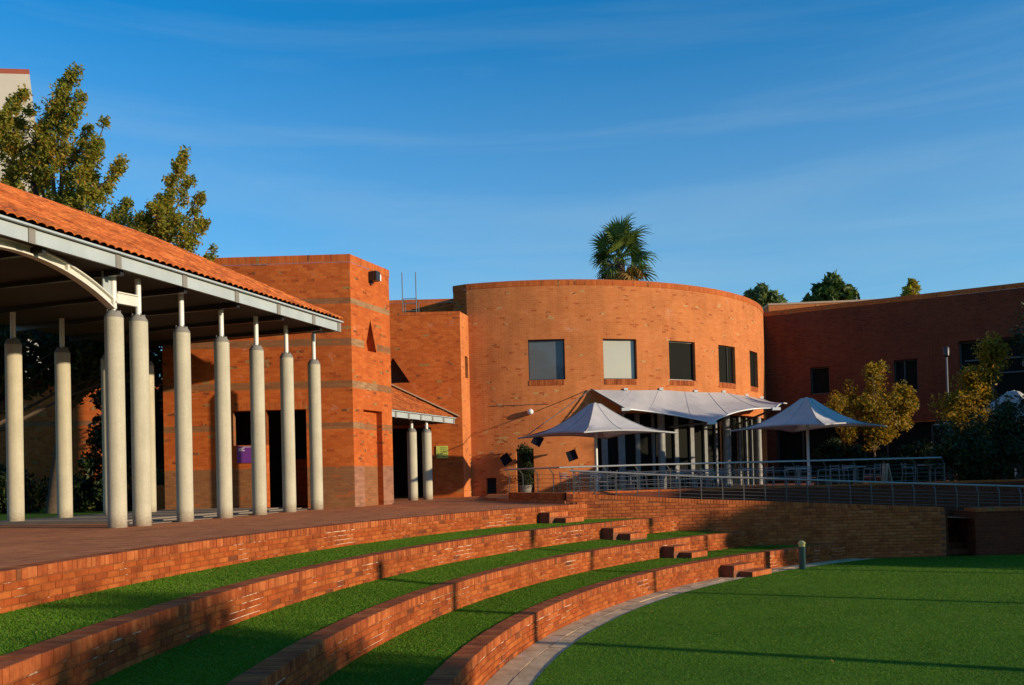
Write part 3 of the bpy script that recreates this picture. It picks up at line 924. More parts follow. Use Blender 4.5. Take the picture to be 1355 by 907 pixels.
holes += [(OPL, OPR, ZP - 0.2 + 0.15, OPZ), (dd(-102.6), dd(-100.6), ZP + 0.02, 2.42), (dd(-96.5), dd(-93.0), ZP + 0.02, 3.6)]
wall(mb, dfn, dd(-105.8), dd(-2), ZP - 0.2, DTOP - 0.24, holes, dia, step=0.45, depth=0.34, top=False, ends=True)
mb.build('wall', M_BL, drum)
mb = MB()
wall(mb, lambda u, d: dfn(u, d - 0.012), dd(-105.8), dd(20), DTOP - 0.24, DTOP, step=0.45, depth=0.40)
wall(mb, lambda u, d: dfn(u, 0.39 - d), dd(-105.8), dd(20), 9.0, DTOP - 0.01, step=0.6, depth=0.02, top=False, ends=False)
mb.build('parapet_coping', M_BS, drum)
mb = MB()   # left return walls of the drum
x0, y0 = dfn(dd(-105.8), 0)
f1, l1, _, _ = straight((-2.32, 37.75), (x0, y0))
wall(mb, f1, 0, l1, ZP - 0.2, DTOP - 0.24, depth=0.3, ends=False)
f1, l1, _, _ = straight((-2.32, 44), (-2.32, 37.75))
wall(mb, f1, 0, l1, ZP - 0.2, DTOP - 0.24, depth=0.3, ends=False)
f1, l1, _, _ = straight((dfn(dd(-2), 0)[0], dfn(dd(-2), 0)[1]), (13.4, 58))
mb.build('return_wall', M_BO, drum)
mb = MB()
wall(mb, f1, 0, l1, ZP - 0.2, DTOP, depth=0.3)
mb.build('flank_wall', M_BO, drum)
mb = MB()
f1, l1, _, _ = straight((-2.332, 37.735), (x0, y0 - 0.012))
wall(mb, f1, 0, l1, DTOP - 0.24, DTOP, depth=0.4)
f1, l1, _, _ = straight((-2.332, 44), (-2.332, 37.735))
wall(mb, f1, 0, l1, DTOP - 0.24, DTOP, depth=0.4)
mb.build('return_coping', M_BS, drum)
mb = MB()
pts = [dfn(dd(a), 0.3) for a in np.linspace(-105, 0, 40)] + [(13.3, 58), (-2.2, 58), (-2.2, 37.9)]
mb.prism(pts, 9.6, 9.7); mb.build('roof', M_CONCD, drum)
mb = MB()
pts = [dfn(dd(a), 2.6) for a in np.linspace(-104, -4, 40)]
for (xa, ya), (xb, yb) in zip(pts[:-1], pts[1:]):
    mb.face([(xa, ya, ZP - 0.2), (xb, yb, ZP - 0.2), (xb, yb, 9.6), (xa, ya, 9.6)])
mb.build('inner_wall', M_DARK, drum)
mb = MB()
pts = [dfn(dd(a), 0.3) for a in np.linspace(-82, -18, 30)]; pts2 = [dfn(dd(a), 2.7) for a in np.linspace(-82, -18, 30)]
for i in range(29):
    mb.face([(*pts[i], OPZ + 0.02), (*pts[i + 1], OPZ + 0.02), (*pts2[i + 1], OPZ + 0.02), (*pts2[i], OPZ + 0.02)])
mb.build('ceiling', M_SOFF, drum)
for (a, b), pm in zip(WINS, (M_G_GREY, M_G_PALE, M_G_SHADE, M_G_SHADE, M_G_SHADE)):
    w = window_in(drum, dfn, dd(a) + 0.001, dd(b) - 0.001, 6.431, 8.119, 0.17, pm, 0.045, mull=((dd(a) * 0.35 + dd(b) * 0.65,) if a == -49.3 else ()))
    # brick-on-edge sill
    for k in range(int((dd(b) - dd(a)) / 0.087)):
        u = dd(a) + 0.045 + k * 0.0865
        x, y = dfn(u, 0.06)
        me = brick_me('sill', (0.16, 0.076, 0.23), M_PC)
        link('sill_brick', me, w, mw=Matrix.Translation(Vector((x, y, 6.31)) - drum.location) @ Matrix.Rotation(u / DR + PI, 4, 'Z'))
for pl_, mt in zip(dia, (M_DIAM, M_DIAM, M_DIAM)):
    m = MB()
    m.face([Vector((*dfn(u, 0.12), z)) for u, z in pl_]); m.build('diamond_window', mt, drum)
m = MB(); m.face([Vector((*dfn(u, 0.2), z)) for u, z in ((dd(-102.6), ZP), (dd(-100.6), ZP), (dd(-100.6), 2.42), (dd(-102.6), 2.42))]); m.build('low_hatch', M_DARK, drum)
m = MB(); m.face([Vector((*dfn(u, 0.25), z)) for u, z in ((dd(-96.5), ZP), (dd(-93), ZP), (dd(-93), 3.6), (dd(-96.5), 3.6))]); m.build('door', M_DARK, drum)
# colonnade in the opening: flat mullions and round columns with glass behind
mpx = [(-80.3, .10, 0), (-78.3, .26, 0), (-74.6, .30, 0), (-70.9, .20, 0), (-67.2, .12, 0), (-65.9, .30, 1), (-64.6, .12, 0), (-61.3, .20, 0), (-56.9, .22, 0),
       (-52.7, .20, 0), (-49.0, .12, 0), (-46.6, .34, 1), (-43.6, .12, 0), (-38.9, .16, 0), (-34.9, .14, 0), (-31.0, .14, 0), (-28.8, .30, 1), (-26.4, .14, 0), (-24.2, .12, 0), (-22.2, .12, 0)]
for th, w, rd in mpx:
    m = MB()
    if rd:
        x, y = dfn(dd(th), 0.1)
        m.tube([(x, y, TERR), (x, y, OPZ + 0.02)], w / 2, 14); m.build('column', M_MULC, drum)
    else:
        x, y = dfn(dd(th), 0.32)
        m.box((x, y, (TERR + OPZ) / 2), (0.10, w, OPZ - TERR), rz=math.radians(th)); m.build('mullion', M_MULL, drum)
ths = [-80.8, -74.6, -67.2, -61.3, -56.9, -52.7, -46.6, -38.9, -31.0, -24.2]
for a, b in zip(ths[:-1], ths[1:]):
    m = MB()
    m.face([Vector((*dfn(dd(a) + 0.06, 0.40), TERR)), Vector((*dfn(dd(b) - 0.06, 0.40), TERR)), Vector((*dfn(dd(b) - 0.06, 0.40), OPZ)), Vector((*dfn(dd(a) + 0.06, 0.40), OPZ))])
    m.build('glass_panel', M_G_SHADE, drum)

# lamp on the drum, and conduit line
x, y = dfn(dd(-93.4), -0.14)
lp = thing('wall_lamp', (x, y, 5.1), 'white round bulkhead lamp on the curved brick wall above the diamond windows', 'lamp')
m = MB(); m.tube([(x, y + 0.16, 5.1), (x, y - 0.06, 5.1)], [0.10, 0.12], 14); m.build('housing', M_WHITE, lp)
m = MB()
prof = [(0.13 * math.sin(t), 0.13 * math.cos(t)) for t in np.linspace(0, PI, 9)]
m.lathe((x, y - 0.08, 5.1), [(max(r, 0.001), -zz) for r, zz in prof], 14); m.build('globe', M_LENS, lp)
cb = MB()
pc = [Vector((*dfn(dd(q), -0.02), 5.42)) for q in np.linspace(-101.5, -89.8, 14)]
cb.tube(pc, 0.012, 5)
tag(cb.build('conduit', M_GUT), 'thin horizontal conduit running across the curved wall above the lamp', 'conduit')

# ------------------------------------------------------------------ link wall between tower and drum
LW = 36.3
lk = thing('link_building', (-4, LW, ZP), 'plain brick link wall with a triangular opening and green notice, left of the curved building', 'building')
f1, l1, _, _ = straight((-9.0, LW), (-1.98, LW))
tri = [(-5.43 + 9.0, 6.39), (-4.07 + 9.0, 6.39), (-4.75 + 9.0, 7.43)]
mb = MB()
wall(mb, f1, 0, l1, ZP - 0.2, 9.14, [(2.6, -3.27 + 9.0, ZP - 0.2, 4.55)], [tri], depth=0.3)
mb.build('wall', M_BO, lk)
mb = MB(); f2, l2, _, _ = straight((-9.0, LW - 0.012), (-1.97, LW - 0.012))
wall(mb, f2, 0, l2, 9.14, 9.26, depth=0.34); mb.build('coping', M_BS, lk)
mb = MB(); f3, l3, _, _ = straight((-1.98, LW), (-1.69, 37.42))
wall(mb, f3, 0, l3, ZP - 0.2, 9.25, [(0.55, 0.95, 6.6, 7.5)], depth=0.2); mb.build('return_wall', M_BL, lk)
mb = MB(); mb.face([(-5.5, LW + 0.29, 6.3), (-4.0, LW + 0.29, 6.3), (-4.0, LW + 0.29, 7.5), (-5.5, LW + 0.29, 7.5)]); mb.build('triangle_window', M_G_DARK, lk)
mb = MB(); mb.prism([(-9, LW + 0.2), (-1.9, LW + 0.3), (-2.3, 40), (-9, 40)], 8.95, 9.05); mb.build('roof', M_CONCD, lk)
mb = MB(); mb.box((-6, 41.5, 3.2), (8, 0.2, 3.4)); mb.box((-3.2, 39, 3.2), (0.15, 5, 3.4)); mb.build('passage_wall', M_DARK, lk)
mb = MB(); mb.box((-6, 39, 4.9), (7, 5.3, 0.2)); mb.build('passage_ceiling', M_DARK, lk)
bp = thing('roof_parapet', (-5, 40.2, 9), 'low brick rooftop parapet set back behind the ladder', 'wall')
mb = MB(); f2, l2, _, _ = straight((-10, 40.2), (-2.3, 40.2)); wall(mb, f2, 0, l2, 8.9, 10.42, depth=0.25); mb.build('wall', M_BO, bp)
mb = MB(); f2, l2, _, _ = straight((-10, 40.188), (-2.34, 40.188)); wall(mb, f2, 0, l2, 10.42, 10.56, depth=0.28); mb.build('coping', M_BS, bp)
# roof ladder
ld = thing('ladder', (-4.1, LW + 0.25, 9.26), 'galvanised roof access ladder standing above the link wall', 'ladder')
for x in (-4.32, -3.76):
    m = MB(); m.tube([(x, LW + 0.2, 9.2), (x, LW + 0.2, 10.95)], 0.022, 6); m.build('stile', M_GREYP, ld)
for z in (9.36, 9.66, 9.86):
    m = MB(); m.tube([(-4.32, LW + 0.2, z), (-3.76, LW + 0.2, z)], 0.016, 6); m.build('rung', M_GREYP, ld)
for x in (-4.32, -3.76):
    m = MB(); m.tube([(x, LW + 0.2, 9.86), (x, LW + 1.1, 9.86), (x, LW + 1.1, 9.1)], 0.02, 6); m.build('roof_hoop', M_GREYP, ld)
# notice
nb = thing('notice', (-2.83, LW - 0.03, 3.53), 'yellow green notice board on the brick link wall beside the white columns', 'notice')
m = MB(); m.box((-2.83, LW - 0.03, 3.53), (0.48, 0.03, 0.5)); m.build('board', M_YG, nb)
m = MB()
for r in range(6):
    for c in range(7):
        if rnd.random() < 0.6: m.box((-3.02 + c * 0.062, LW - 0.047, 3.70 - r * 0.07), (rnd.uniform(.02, .045), 0.004, rnd.uniform(.02, .04)))
m.build('print', M_INK, nb)

# ------------------------------------------------------------------ square tower
tw = thing('brick_tower', (-4.75, 26.88, ZP), 'square brick tower with brown bands and triangular recess, right of the column row', 'building')
TT = 9.32
bands = [(7.83, 8.0), (6.56, 6.78), (5.28, 5.5), (4.05, 4.24)]
BZ = [z for b in bands for z in b] + [2.91]
def bmat(u, z):
    if z < 2.91: return 1
    for a, b in bands:
        if a < z < b: return 1
    return 0
A_ = (-10.5, 26.95); B_ = (-4.75, 26.86); C_ = (-3.88, 29.1)
fL, lL, dL, nL = straight(A_, B_)
mb = MB()
uo = lambda x: (x - A_[0])
wall(mb, fL, 0, lL, ZP - 0.2, TT - 0.24, [(uo(-8.41), uo(-7.40), 3.62, 4.66), (uo(-7.40), uo(-6.17), ZP - 0.2, 4.66)], breaks=BZ, depth=0.3, matfn=bmat, top=False, ends=True)
mb.build('front_wall', [M_BT, M_BD], tw)
fR, lR, dR, nR = straight(B_, C_)
tri = [(0.77, 6.5), (1.49, 6.5), (1.15, 7.5)]
mb = MB()
def bmat2(u, z):
    if z < 2.91: return 1 if 0.62 < u < 1.74 or u < 0.0 else 2
    for a, b in bands:
        if a < z < b: return 1 if u > 1.3 and z < 7 else 3
    return 0
wall(mb, fR, 0, lR, ZP - 0.2, TT - 0.24, [(0.60, 1.74, ZP - 0.2, 4.65)], [tri], breaks=BZ, step=None, depth=0.3, matfn=bmat2, top=False, ends=False)
M_BP = brick_mat('brick_pinkish_base', [(0.0, (0.36, 0.17, 0.10)), (0.5, (0.31, 0.14, 0.08)), (0.85, (0.26, 0.12, 0.07))], mortar=(0.25, 0.14, 0.09))
M_BN = brick_mat('brick_tan_band', [(0.0, (0.36, 0.20, 0.09)), (0.5, (0.30, 0.16, 0.07)), (0.85, (0.40, 0.24, 0.11))], mortar=(0.3, 0.18, 0.1))
mb.build('side_wall', [M_BT, M_BD, M_BP, M_BN], tw)
# niche back
fRn = lambda u, d: fR(u, d + 0.2)
mb = MB()
def nmat(u, z):
    if z < 2.91: return 1
    return 1 if 4.05 < z < 4.24 else 0
wall(mb, fRn, 0.55, 1.80, ZP - 0.2, 4.70, breaks=[4.05, 4.24, 2.91], depth=0.1, matfn=nmat, top=False, ends=False); mb.build('niche_back', [M_BT, M_BD], tw)
mb = MB(); mb.face([Vector((*fR(u, 0.29), z)) for u, z in ((0.7, 6.4), (1.6, 6.4), (1.6, 7.6), (0.7, 7.6))]); mb.build('triangle_back', M_BO, tw)
# other sides, coping, roof
D_ = (-3.88 - 7.0, 31.5)
mb = MB()
for p, q in ((C_, D_), (D_, A_)):
    f_, l_, _, _ = straight(p, q); wall(mb, f_, 0, l_, ZP - 0.2, TT - 0.24, depth=0.3, top=False, ends=False)
mb.build('rear_wall', M_BT, tw)
mb = MB()
def inset(p, k): return p
ctr = Vector((-7.3, 28.6))
for p, q in ((A_, B_), (B_, C_), (C_, D_), (D_, A_)):
    p = Vector(p); q = Vector(q); d = (q - p).normalized(); n = Vector((-d.y, d.x))
    f_, l_, _, _ = straight(p - n * 0.013 - d * 0.013, q - n * 0.013 + d * 0.013); wall(mb, f_, 0, l_, TT - 0.24, TT, depth=0.36, ends=False)
mb.build('coping', M_BS, tw)
mb = MB(); mb.prism([(ctr.x + (p[0] - ctr.x) * 0.93, ctr.y + (p[1] - ctr.y) * 0.93) for p in (A_, B_, C_, D_)], 8.6, 8.7); mb.build('roof', M_CONCD, tw)
# inside the tower openings
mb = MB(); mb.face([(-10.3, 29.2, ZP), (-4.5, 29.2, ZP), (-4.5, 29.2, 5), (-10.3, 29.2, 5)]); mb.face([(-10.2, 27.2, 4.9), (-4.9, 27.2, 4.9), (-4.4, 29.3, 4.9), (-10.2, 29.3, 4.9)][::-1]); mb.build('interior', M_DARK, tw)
mb = MB(); mb.box((-6.62, 28.9, 2.45), (1.3, 0.3, 1.5)); mb.box((-7.2, 28.85, 2.15), (0.3, 0.5, 0.95)); mb.build('interior_brick_wall', M_BO, tw)
mb = MB(); mb.box((-6.9, 27.25, 3.1), (0.07, 0.06, 2.9)); mb.box((-6.22, 27.25, 3.1), (0.05, 0.06, 2.9)); mb.build('door_frame', M_FRAME, tw)
# soldier course above the opening, sitting proud of the wall
mb = MB(); f_, l_, _, _ = straight((-8.43, 26.917 - 0.012), (-6.15, 26.882 - 0.012)); wall(mb, f_, 0, l_, 4.665, 4.895, depth=0.05); mb.build('soldier_course', M_BS, tw)
# purple sign
sg = thing('purple_sign', (-8.0, 26.87, 3.35), 'purple sign with small white print on the tower wall under the dark opening', 'sign')
m = MB(); m.box((-7.98, 26.885, 3.34), (0.60, 0.03, 0.50)); m.build('panel', M_PURP, sg)
def text(body, size, loc, rz, mat, name, parent, ext=0.002, rx=PI / 2):
    c = bpy.data.curves.new(name, 'FONT'); c.body = body; c.size = size; c.extrude = ext; c.align_x = 'CENTER'; c.align_y = 'CENTER'
    tmp = bpy.data.objects.new('tmp', c); COL.objects.link(tmp)
    dg = bpy.context.evaluated_depsgraph_get(); dg.update()
    me = bpy.data.meshes.new_from_object(tmp.evaluated_get(dg))
    bpy.data.objects.remove(tmp); me.materials.clear(); me.materials.append(mat)
    o = link(name, me, parent)
    o.matrix_basis = Matrix.Translation(Vector(loc) - Vector(parent.location)) @ Matrix.Rotation(rz, 4, 'Z') @ Matrix.Rotation(rx, 4, 'X')
    return o
m = MB()
for r, (w, o_) in enumerate([(0.17, -0.16), (0.13, -0.18), (0.19, -0.15)]): m.box((-7.98 + o_, 26.867, 3.53 - r * 0.035), (w, 0.006, 0.02))
m.box((-7.94, 26.867, 3.565), (0.30, 0.006, 0.012)); m.build('print', M_WPAINT, sg)
# tower lamp
px, py = fR(1.2, -0.16)
tl = thing('tower_lamp', (px, py, 8.86), 'black box floodlight with clear lens high on the tower side', 'lamp')
rzR = math.atan2(dR.y, dR.x)
m = MB(); m.box((px, py, 8.86), (0.24, 0.26, 0.30), rz=rzR); m.box((*fR(1.2, -0.02), 8.78), (0.10, 0.06, 0.36), rz=rzR); m.build('housing', M_LAMPB, tl)
m = MB(); m.box((*fR(1.36, -0.18), 8.84), (0.10, 0.20, 0.2), rz=rzR); m.build('lens', M_LENS, tl)

# ------------------------------------------------------------------ columns
def column_parts(H, r=0.178, stub=0.75):
    a = MB(); a.lathe((0, 0, 0), [(r, -0.02), (r, H - 0.13)], 28); shaft = a.mesh('shaft', M_CONC)
    b = MB(); b.lathe((0, 0, 0), [(r + 0.004, H - 0.13), (r - 0.005, H - 0.09), (r * 0.72, H - 0.02), (r * 0.70, H)], 24)
    cap_ = b.mesh('cap', M_CONCD)
    c = MB(); c.lathe((0, 0, 0), [(0.058, H), (0.058, H + stub)], 14); st = c.mesh('stub', M_WHITE)
    e = MB(); e.lathe((0, 0, 0), [(0.014, H - 0.04), (0.014, H + 0.035)], 6); bo = e.mesh('bolt', M_STEEL)
    return shaft, cap_, st, bo
def column(parts, loc, label, group):
    root = thing('column', loc, label, 'column', group)
    sh, cp, st, bo = parts
    link('shaft', sh, root); link('cap', cp, root); link('steel_stub', st, root)
    for k in range(4):
        a = PI / 4 + k * PI / 2
        link('bolt', bo, root, loc=(0.125 * math.cos(a), 0.125 * math.sin(a), 0))
    return root
CP = column_parts(4.27)
GA = 'round concrete columns of the covered walkway'
def rowA(y): return -7.2 + 0.2712 * (y - 19.6)
front = [(17.6, 'front column at the right end of the white arch'), (18.12, 'front column just right of the arch column, joined to it by a short white bracket'),
         (19.6, 'third column of the front row from the arch'), (21.07, 'fourth column of the front row from the arch'), (22.55, 'fifth column of the front row, in front of the purple sign'),
         (24.0, 'sixth column of the front row, in front of the dark tower doorway'), (25.5, 'last and farthest column of the front row, nearest the tower corner')]
for y, lb in front:
    x = rowA(y) if y > 18.5 else {17.6: -7.80, 18.12: -7.53}[y]
    column(CP, (x, y, ZP), 'pale round concrete ' + lb, GA)
for y in (13.0, 12.45): column(CP, (rowA(y) - 0.05, y, ZP), 'pale round concrete column beyond the left edge of the photo', GA)
back = [(20.6, -11.47, 'leftmost column, back row, before the sunlit brick wall'), (22.1, -11.09, 'second column of the back row, right of the leftmost'),
        (23.5, -10.59, 'back row column half hidden behind the arch column'), (24.9, -10.13, 'back row column half hidden behind the second front column'), (26.1, -9.6, 'back row column nearest the tower')]
for y, x, lb in back: column(CP, (x, y, ZP), 'pale round concrete ' + lb, 'back row columns of the covered walkway')
CP2 = column_parts(2.66, 0.182, 0.42)
column(CP2, (-3.72, 33.3, ZP), 'left one of the two short white columns under the small tiled roof', 'short columns under the small roof')
column(CP2, (-3.22, 33.9, ZP), 'right one of the two short white columns under the small tiled roof', 'short columns under the small roof')

# ------------------------------------------------------------------ pavilion roof
E0 = Vector((-8.30, 14.47, 6.80)); E1 = Vector((-4.74, 25.05, 6.80))
ed = (E1 - E0); ed.z = 0; ed.normalize(); en = Vector((-ed.y, ed.x, 0))       # en points away from the lawn
EB = E0 - ed * 5.5
PITCH = math.tan(math.radians(27.5)); HW = 3.45
TL = (E1 - EB).length
TH = 0.30
pv = thing('covered_walkway_roof', EB, 'long terracotta tiled roof over the column row at left', 'roof')
def rp_(s, w, up=0.0):   # point on roof: s along eave, w up the slope (front side), mirrored beyond ridge
    z = 6.98 + (w if w <= HW else 2 * HW - w) * PITCH + up
    return EB + ed * s + en * w + Vector((0, 0, z - EB.z))
# hip at the far end: ridge stops HIPL before the end
HIPL = 3.3
sub = MB()
A0, A1, A2, A3 = rp_(0, 0, -0.05), rp_(TL, 0, -0.05), rp_(TL - HIPL, HW, -0.05), rp_(0, HW, -0.05)
B1, B0 = rp_(TL, 2 * HW, -0.05), rp_(0, 2 * HW, -0.05)
sub.face([A0, A1, A2, A3]); sub.face([A3, A2, B1, B0]); sub.face([A1, B1, A2])
sub.build('roof_deck', M_TILE, pv)
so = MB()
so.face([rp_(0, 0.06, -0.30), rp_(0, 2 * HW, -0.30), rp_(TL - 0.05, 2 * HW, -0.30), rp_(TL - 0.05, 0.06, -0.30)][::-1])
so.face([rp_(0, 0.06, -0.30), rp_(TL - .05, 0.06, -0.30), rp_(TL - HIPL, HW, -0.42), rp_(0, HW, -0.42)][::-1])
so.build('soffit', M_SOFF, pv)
# rafters under the soffit
for k in range(9):
    s = 1.0 + k * 1.85
    m = MB(); m.bar(rp_(s, 0.1, -0.38), rp_(s, HW, -0.38 - 0.05) - Vector((0, 0, HW * PITCH * 0.93)), 0.09, 0.14); m.bar(rp_(s, HW, -0.38 - 0.05) - Vector((0, 0, HW * PITCH * 0.93)), rp_(s, 2 * HW, -0.38), 0.09, 0.14)
    m.build('rafter', M_LAMPB, pv)
# fascia, split by brackets
nF = 10
fpos = [TL * k / nF for k in range(nF + 1)]
fpos = [TL - q for q in (0.03, 1.35, 3.0, 4.7, 6.5, 8.4, 10.4, 12.6, TL - 0.0)]
for a, b in zip(fpos[:-1], fpos[1:]):
    m = MB()
    m.bar(EB + ed * a + Vector((0, 0, -0.02)), EB + ed * b + Vector((0, 0, -0.02)), 0.05, 0.235); m.build('fascia_board', M_FASC, pv)
    m = MB(); m.bar(EB + ed * (a - 0.03) - en * 0.03 + Vector((0, 0, 0.0)), EB + ed * (a - 0.17) - en * 0.03 + Vector((0, 0, 0.0)), 0.03, 0.30); m.build('gutter_bracket', M_CONCD, pv)
m = MB(); m.bar(E1 + ed * 0.02 + en * 0.0 + Vector((0, 0, 0.0)), E1 + ed * 0.02 + en * 0.9 + Vector((0, 0, 0.0)), 0.05, 0.24); m.build('fascia_end', M_FASC, pv)
m = MB()
m.bar(EB + ed * 0 - en * 0.05 + Vector((0, 0, 0.135)), EB + ed * TL - en * 0.05 + Vector((0, 0, 0.135)), 0.13, 0.035); m.build('gutter', M_FASC, pv)
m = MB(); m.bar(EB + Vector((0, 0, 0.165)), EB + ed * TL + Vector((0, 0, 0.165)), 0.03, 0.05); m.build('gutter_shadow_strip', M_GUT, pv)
# tiles: one curved pan-and-roll tile mesh
def tile_mesh(w, l, key):
    m = MB()
    n = 6
    prof = []
    for k in range(n + 1):
        x = -w / 2 + w * k / n
        prof.append((x, 0.045 * max(0.0, math.sin(PI * k / n)) ** 0.8))
    for k in range(n):
        (x0, z0), (x1, z1) = prof[k], prof[k + 1]
        m.face([(x0, 0, z0 + 0.018), (x1, 0, z1 + 0.018), (x1, l, z1), (x0, l, z0)], smooth=True)
        m.face([(x0, 0, z0 - 0.004), (x1, 0, z1 - 0.004), (x1, 0, z1 + 0.018), (x0, 0, z0 + 0.018)])
    return m.mesh(key, M_TILE)
def tile_field(root, base, dx, dn, pitch, length, rows, tw_, tl_, hipfn, name='roof_tile', limit=300, sg=1):
    me = tile_mesh(tw_, tl_ + 0.06, 'tile')
    cs = math.cos(math.atan(pitch)); sn = math.sin(math.atan(pitch))
    yax = (dn * cs + Vector((0, 0, sn))).normalized(); zax = dx.cross(yax).normalized()
    if zax.z < 0: zax = -zax
    R = Matrix((dx, yax, zax)).transposed().to_4x4()
    L = []
    for r in range(rows):
        w = r * tl_ * cs
        smax = hipfn(w)
        k = 0
        while (k + 1) * tw_ <= smax:
            p = base + dx * ((k + 0.5) * tw_) + yax * (r * tl_)
            L.append(Matrix.Translation(p) @ R @ Matrix.Rotation(rnd.uniform(-.01, .01), 4, 'Z'))
            k += 1
    place_bricks(name, me, L, root, limit)
base = rp_(TL, -0.10, 0.02 - 0.05)
base.z = 6.98 - 0.02
yl = HW / math.cos(math.atan(PITCH))
# start from the far (visible) end so that columns line up with the hip
tile_field(pv, EB + Vector((0, 0, 0.19)) - en * 0.12, ed, en, PITCH, TL, int(yl / 0.33) + 1, 0.20, 0.33, lambda w: TL - HIPL * max(0, (w - 0.1)) / HW)
m = MB()
m.tube([rp_(0, HW, 0.03), rp_(TL - HIPL, HW, 0.03)], 0.10, 8); m.build('ridge_capping', M_TILE, pv)
m = MB()
m.tube([rp_(TL - HIPL, HW, 0.02), rp_(TL - 0.05, 0.0, 0.02)], 0.085, 8); m.build('hip_capping', M_TILE, pv)

# arch between the double columns
ar = thing('steel_arch', (-7.8, 17.6, 6.1), 'cream curved steel arch beam landing on the front column head', 'arch')
ap0 = Vector((-7.8, 17.52, 0)); ap1 = Vector((rowA(13.05) - 0.05, 13.05, 0))
ac = (ap0 + ap1) / 2; ax = (ap0 - ap1).normalized(); hl = (ap0 - ap1).length / 2
rise = 0.58; Rr = (hl * hl + rise * rise) / (2 * rise)
an = Vector((-ax.y, ax.x, 0))
def apt(t, off=0.0, lat=0.0):
    a = t * math.asin(hl / Rr)
    return ac + ax * ((Rr + off) * math.sin(a)) + an * lat + Vector((0, 0, 5.98 + rise - Rr + (Rr + off) * math.cos(a)))
for nm, o0, o1, wd, mt in (('lower_flange', 0.0, 0.03, 0.16, M_CREAM), ('web', 0.03, 0.15, 0.03, M_CREAM), ('upper_flange', 0.15, 0.175, 0.16, M_CREAM)):
    m = MB(); N = 24
    for k in range(N):
        t0 = -1 + 2 * k / N; t1 = -1 + 2 * (k + 1) / N
        q = lambda t, o, s: apt(t, o, s * wd / 2)
        m.face([q(t0, o0, -1), q(t1, o0, -1), q(t1, o0, 1), q(t0, o0, 1)][::-1])
        m.face([q(t0, o1, -1), q(t1, o1, -1), q(t1, o1, 1), q(t0, o1, 1)])
        m.face([q(t0, o0, -1), q(t0, o1, -1), q(t1, o1, -1), q(t1, o0, -1)][::-1])
        m.face([q(t0, o0, 1), q(t0, o1, 1), q(t1, o1, 1), q(t1, o0, 1)])
    m.build(nm, mt, ar)
for t in (-0.45, 0.45, 0.97):
    m = MB(); m.box(apt(t, 0.085), (0.06, 0.17, 0.16), rz=math.atan2(ax.y, ax.x)); m.build('stiffener', M_CREAM, ar)
br_ = thing('steel_bracket', (-7.66, 17.85, 6.2), 'short white steel bracket joining the two arch columns', 'bracket')
m = MB(); m.bar((-7.78, 17.65, 6.22), (-7.55, 18.08, 6.22), 0.10, 0.20); m.build('web', M_CREAM, br_)
m = MB(); m.bar((-7.78, 17.65, 6.335), (-7.55, 18.08, 6.335), 0.16, 0.025); m.build('flange', M_CREAM, br_)
gp = MB(); gp.box((-7.86, 17.45, 6.45), (0.03, 0.24, 0.5), rz=-0.26)
tag(gp.build('gusset_plate', M_FASC), 'grey steel gusset plate behind the head of the arch column', 'plate')

# ------------------------------------------------------------------ small roof by the link wall
sr = thing('small_tiled_roof', (-3.2, 33, 4.8), 'small terracotta lean-to roof with white fascia against the link wall', 'roof')
F0 = Vector((-4.35, 30.2, 4.74)); F1 = Vector((-2.28, 35.75, 4.74))
fd = (F1 - F0); fd.z = 0; fd.normalize(); fn_ = Vector((-fd.y, fd.x, 0))
FL = (F1 - F0).length; SP = math.tan(math.radians(28.0))
def q2(s, w, up=0.0): return F0 + fd * s + fn_ * w + Vector((0, 0, 0.16 + w * SP + up))
# plane cut by the link wall at y = LW
def s_at_wall(w): return (LW - 0.02 - (F0.y + fn_.y * w)) / fd.y
m = MB(); m.face([q2(0, 0, -.04), q2(min(FL, s_at_wall(0)), 0, -.04), q2(s_at_wall(3.0), 3.0, -.04), q2(0, 3.0, -.04)]); m.build('roof_deck', M_TILE, sr)
tile_field(sr, F0 + Vector((0, 0, 0.13)) - fn_ * 0.05, fd, fn_, SP, FL, 10, 0.20, 0.33, lambda w: FL - w * 0.33 if w > 0 else FL, limit=300)
m = MB()
for k in range(14):
    w0 = 3.0 * k / 14; w1 = 3.0 * (k + 1) / 14
    m.bar(q2(s_at_wall(w0) - 0.02 - (0.5 - w0 * 0.167 if w0 < 3 else 0) * 0, w0, 0.07), q2(s_at_wall(w1) - 0.02, w1, 0.07), 0.16, 0.05)
m.build('flashing', M_CLAY, sr)
for k in range(6):
    a = FL * k / 6; b = FL * (k + 1) / 6
    m = MB(); m.bar(F0 + fd * a, F0 + fd * b, 0.05, 0.20); m.build('fascia_board', M_FASC, sr)
    m = MB(); m.bar(F0 + fd * (b - 0.14) - fn_ * 0.03, F0 + fd * (b - 0.02) - fn_ * 0.03, 0.03, 0.24); m.build('gutter_bracket', M_CONCD, sr)
m = MB(); m.bar(F0 - fn_ * 0.04 + Vector((0, 0, 0.118)), F1 - fn_ * 0.04 + Vector((0, 0, 0.118)), 0.11, 0.03); m.build('gutter', M_FASC, sr)
m = MB(); m.face([q2(0, 0.03, -0.25), q2(FL, 0.03, -0.25), q2(FL, 2.2, -0.25) - Vector((0, 0, 2.2 * SP)), q2(0, 4.2, -.25) - Vector((0, 0, 4.2 * SP))][::-1]); m.build('soffit', M_DARK, sr)

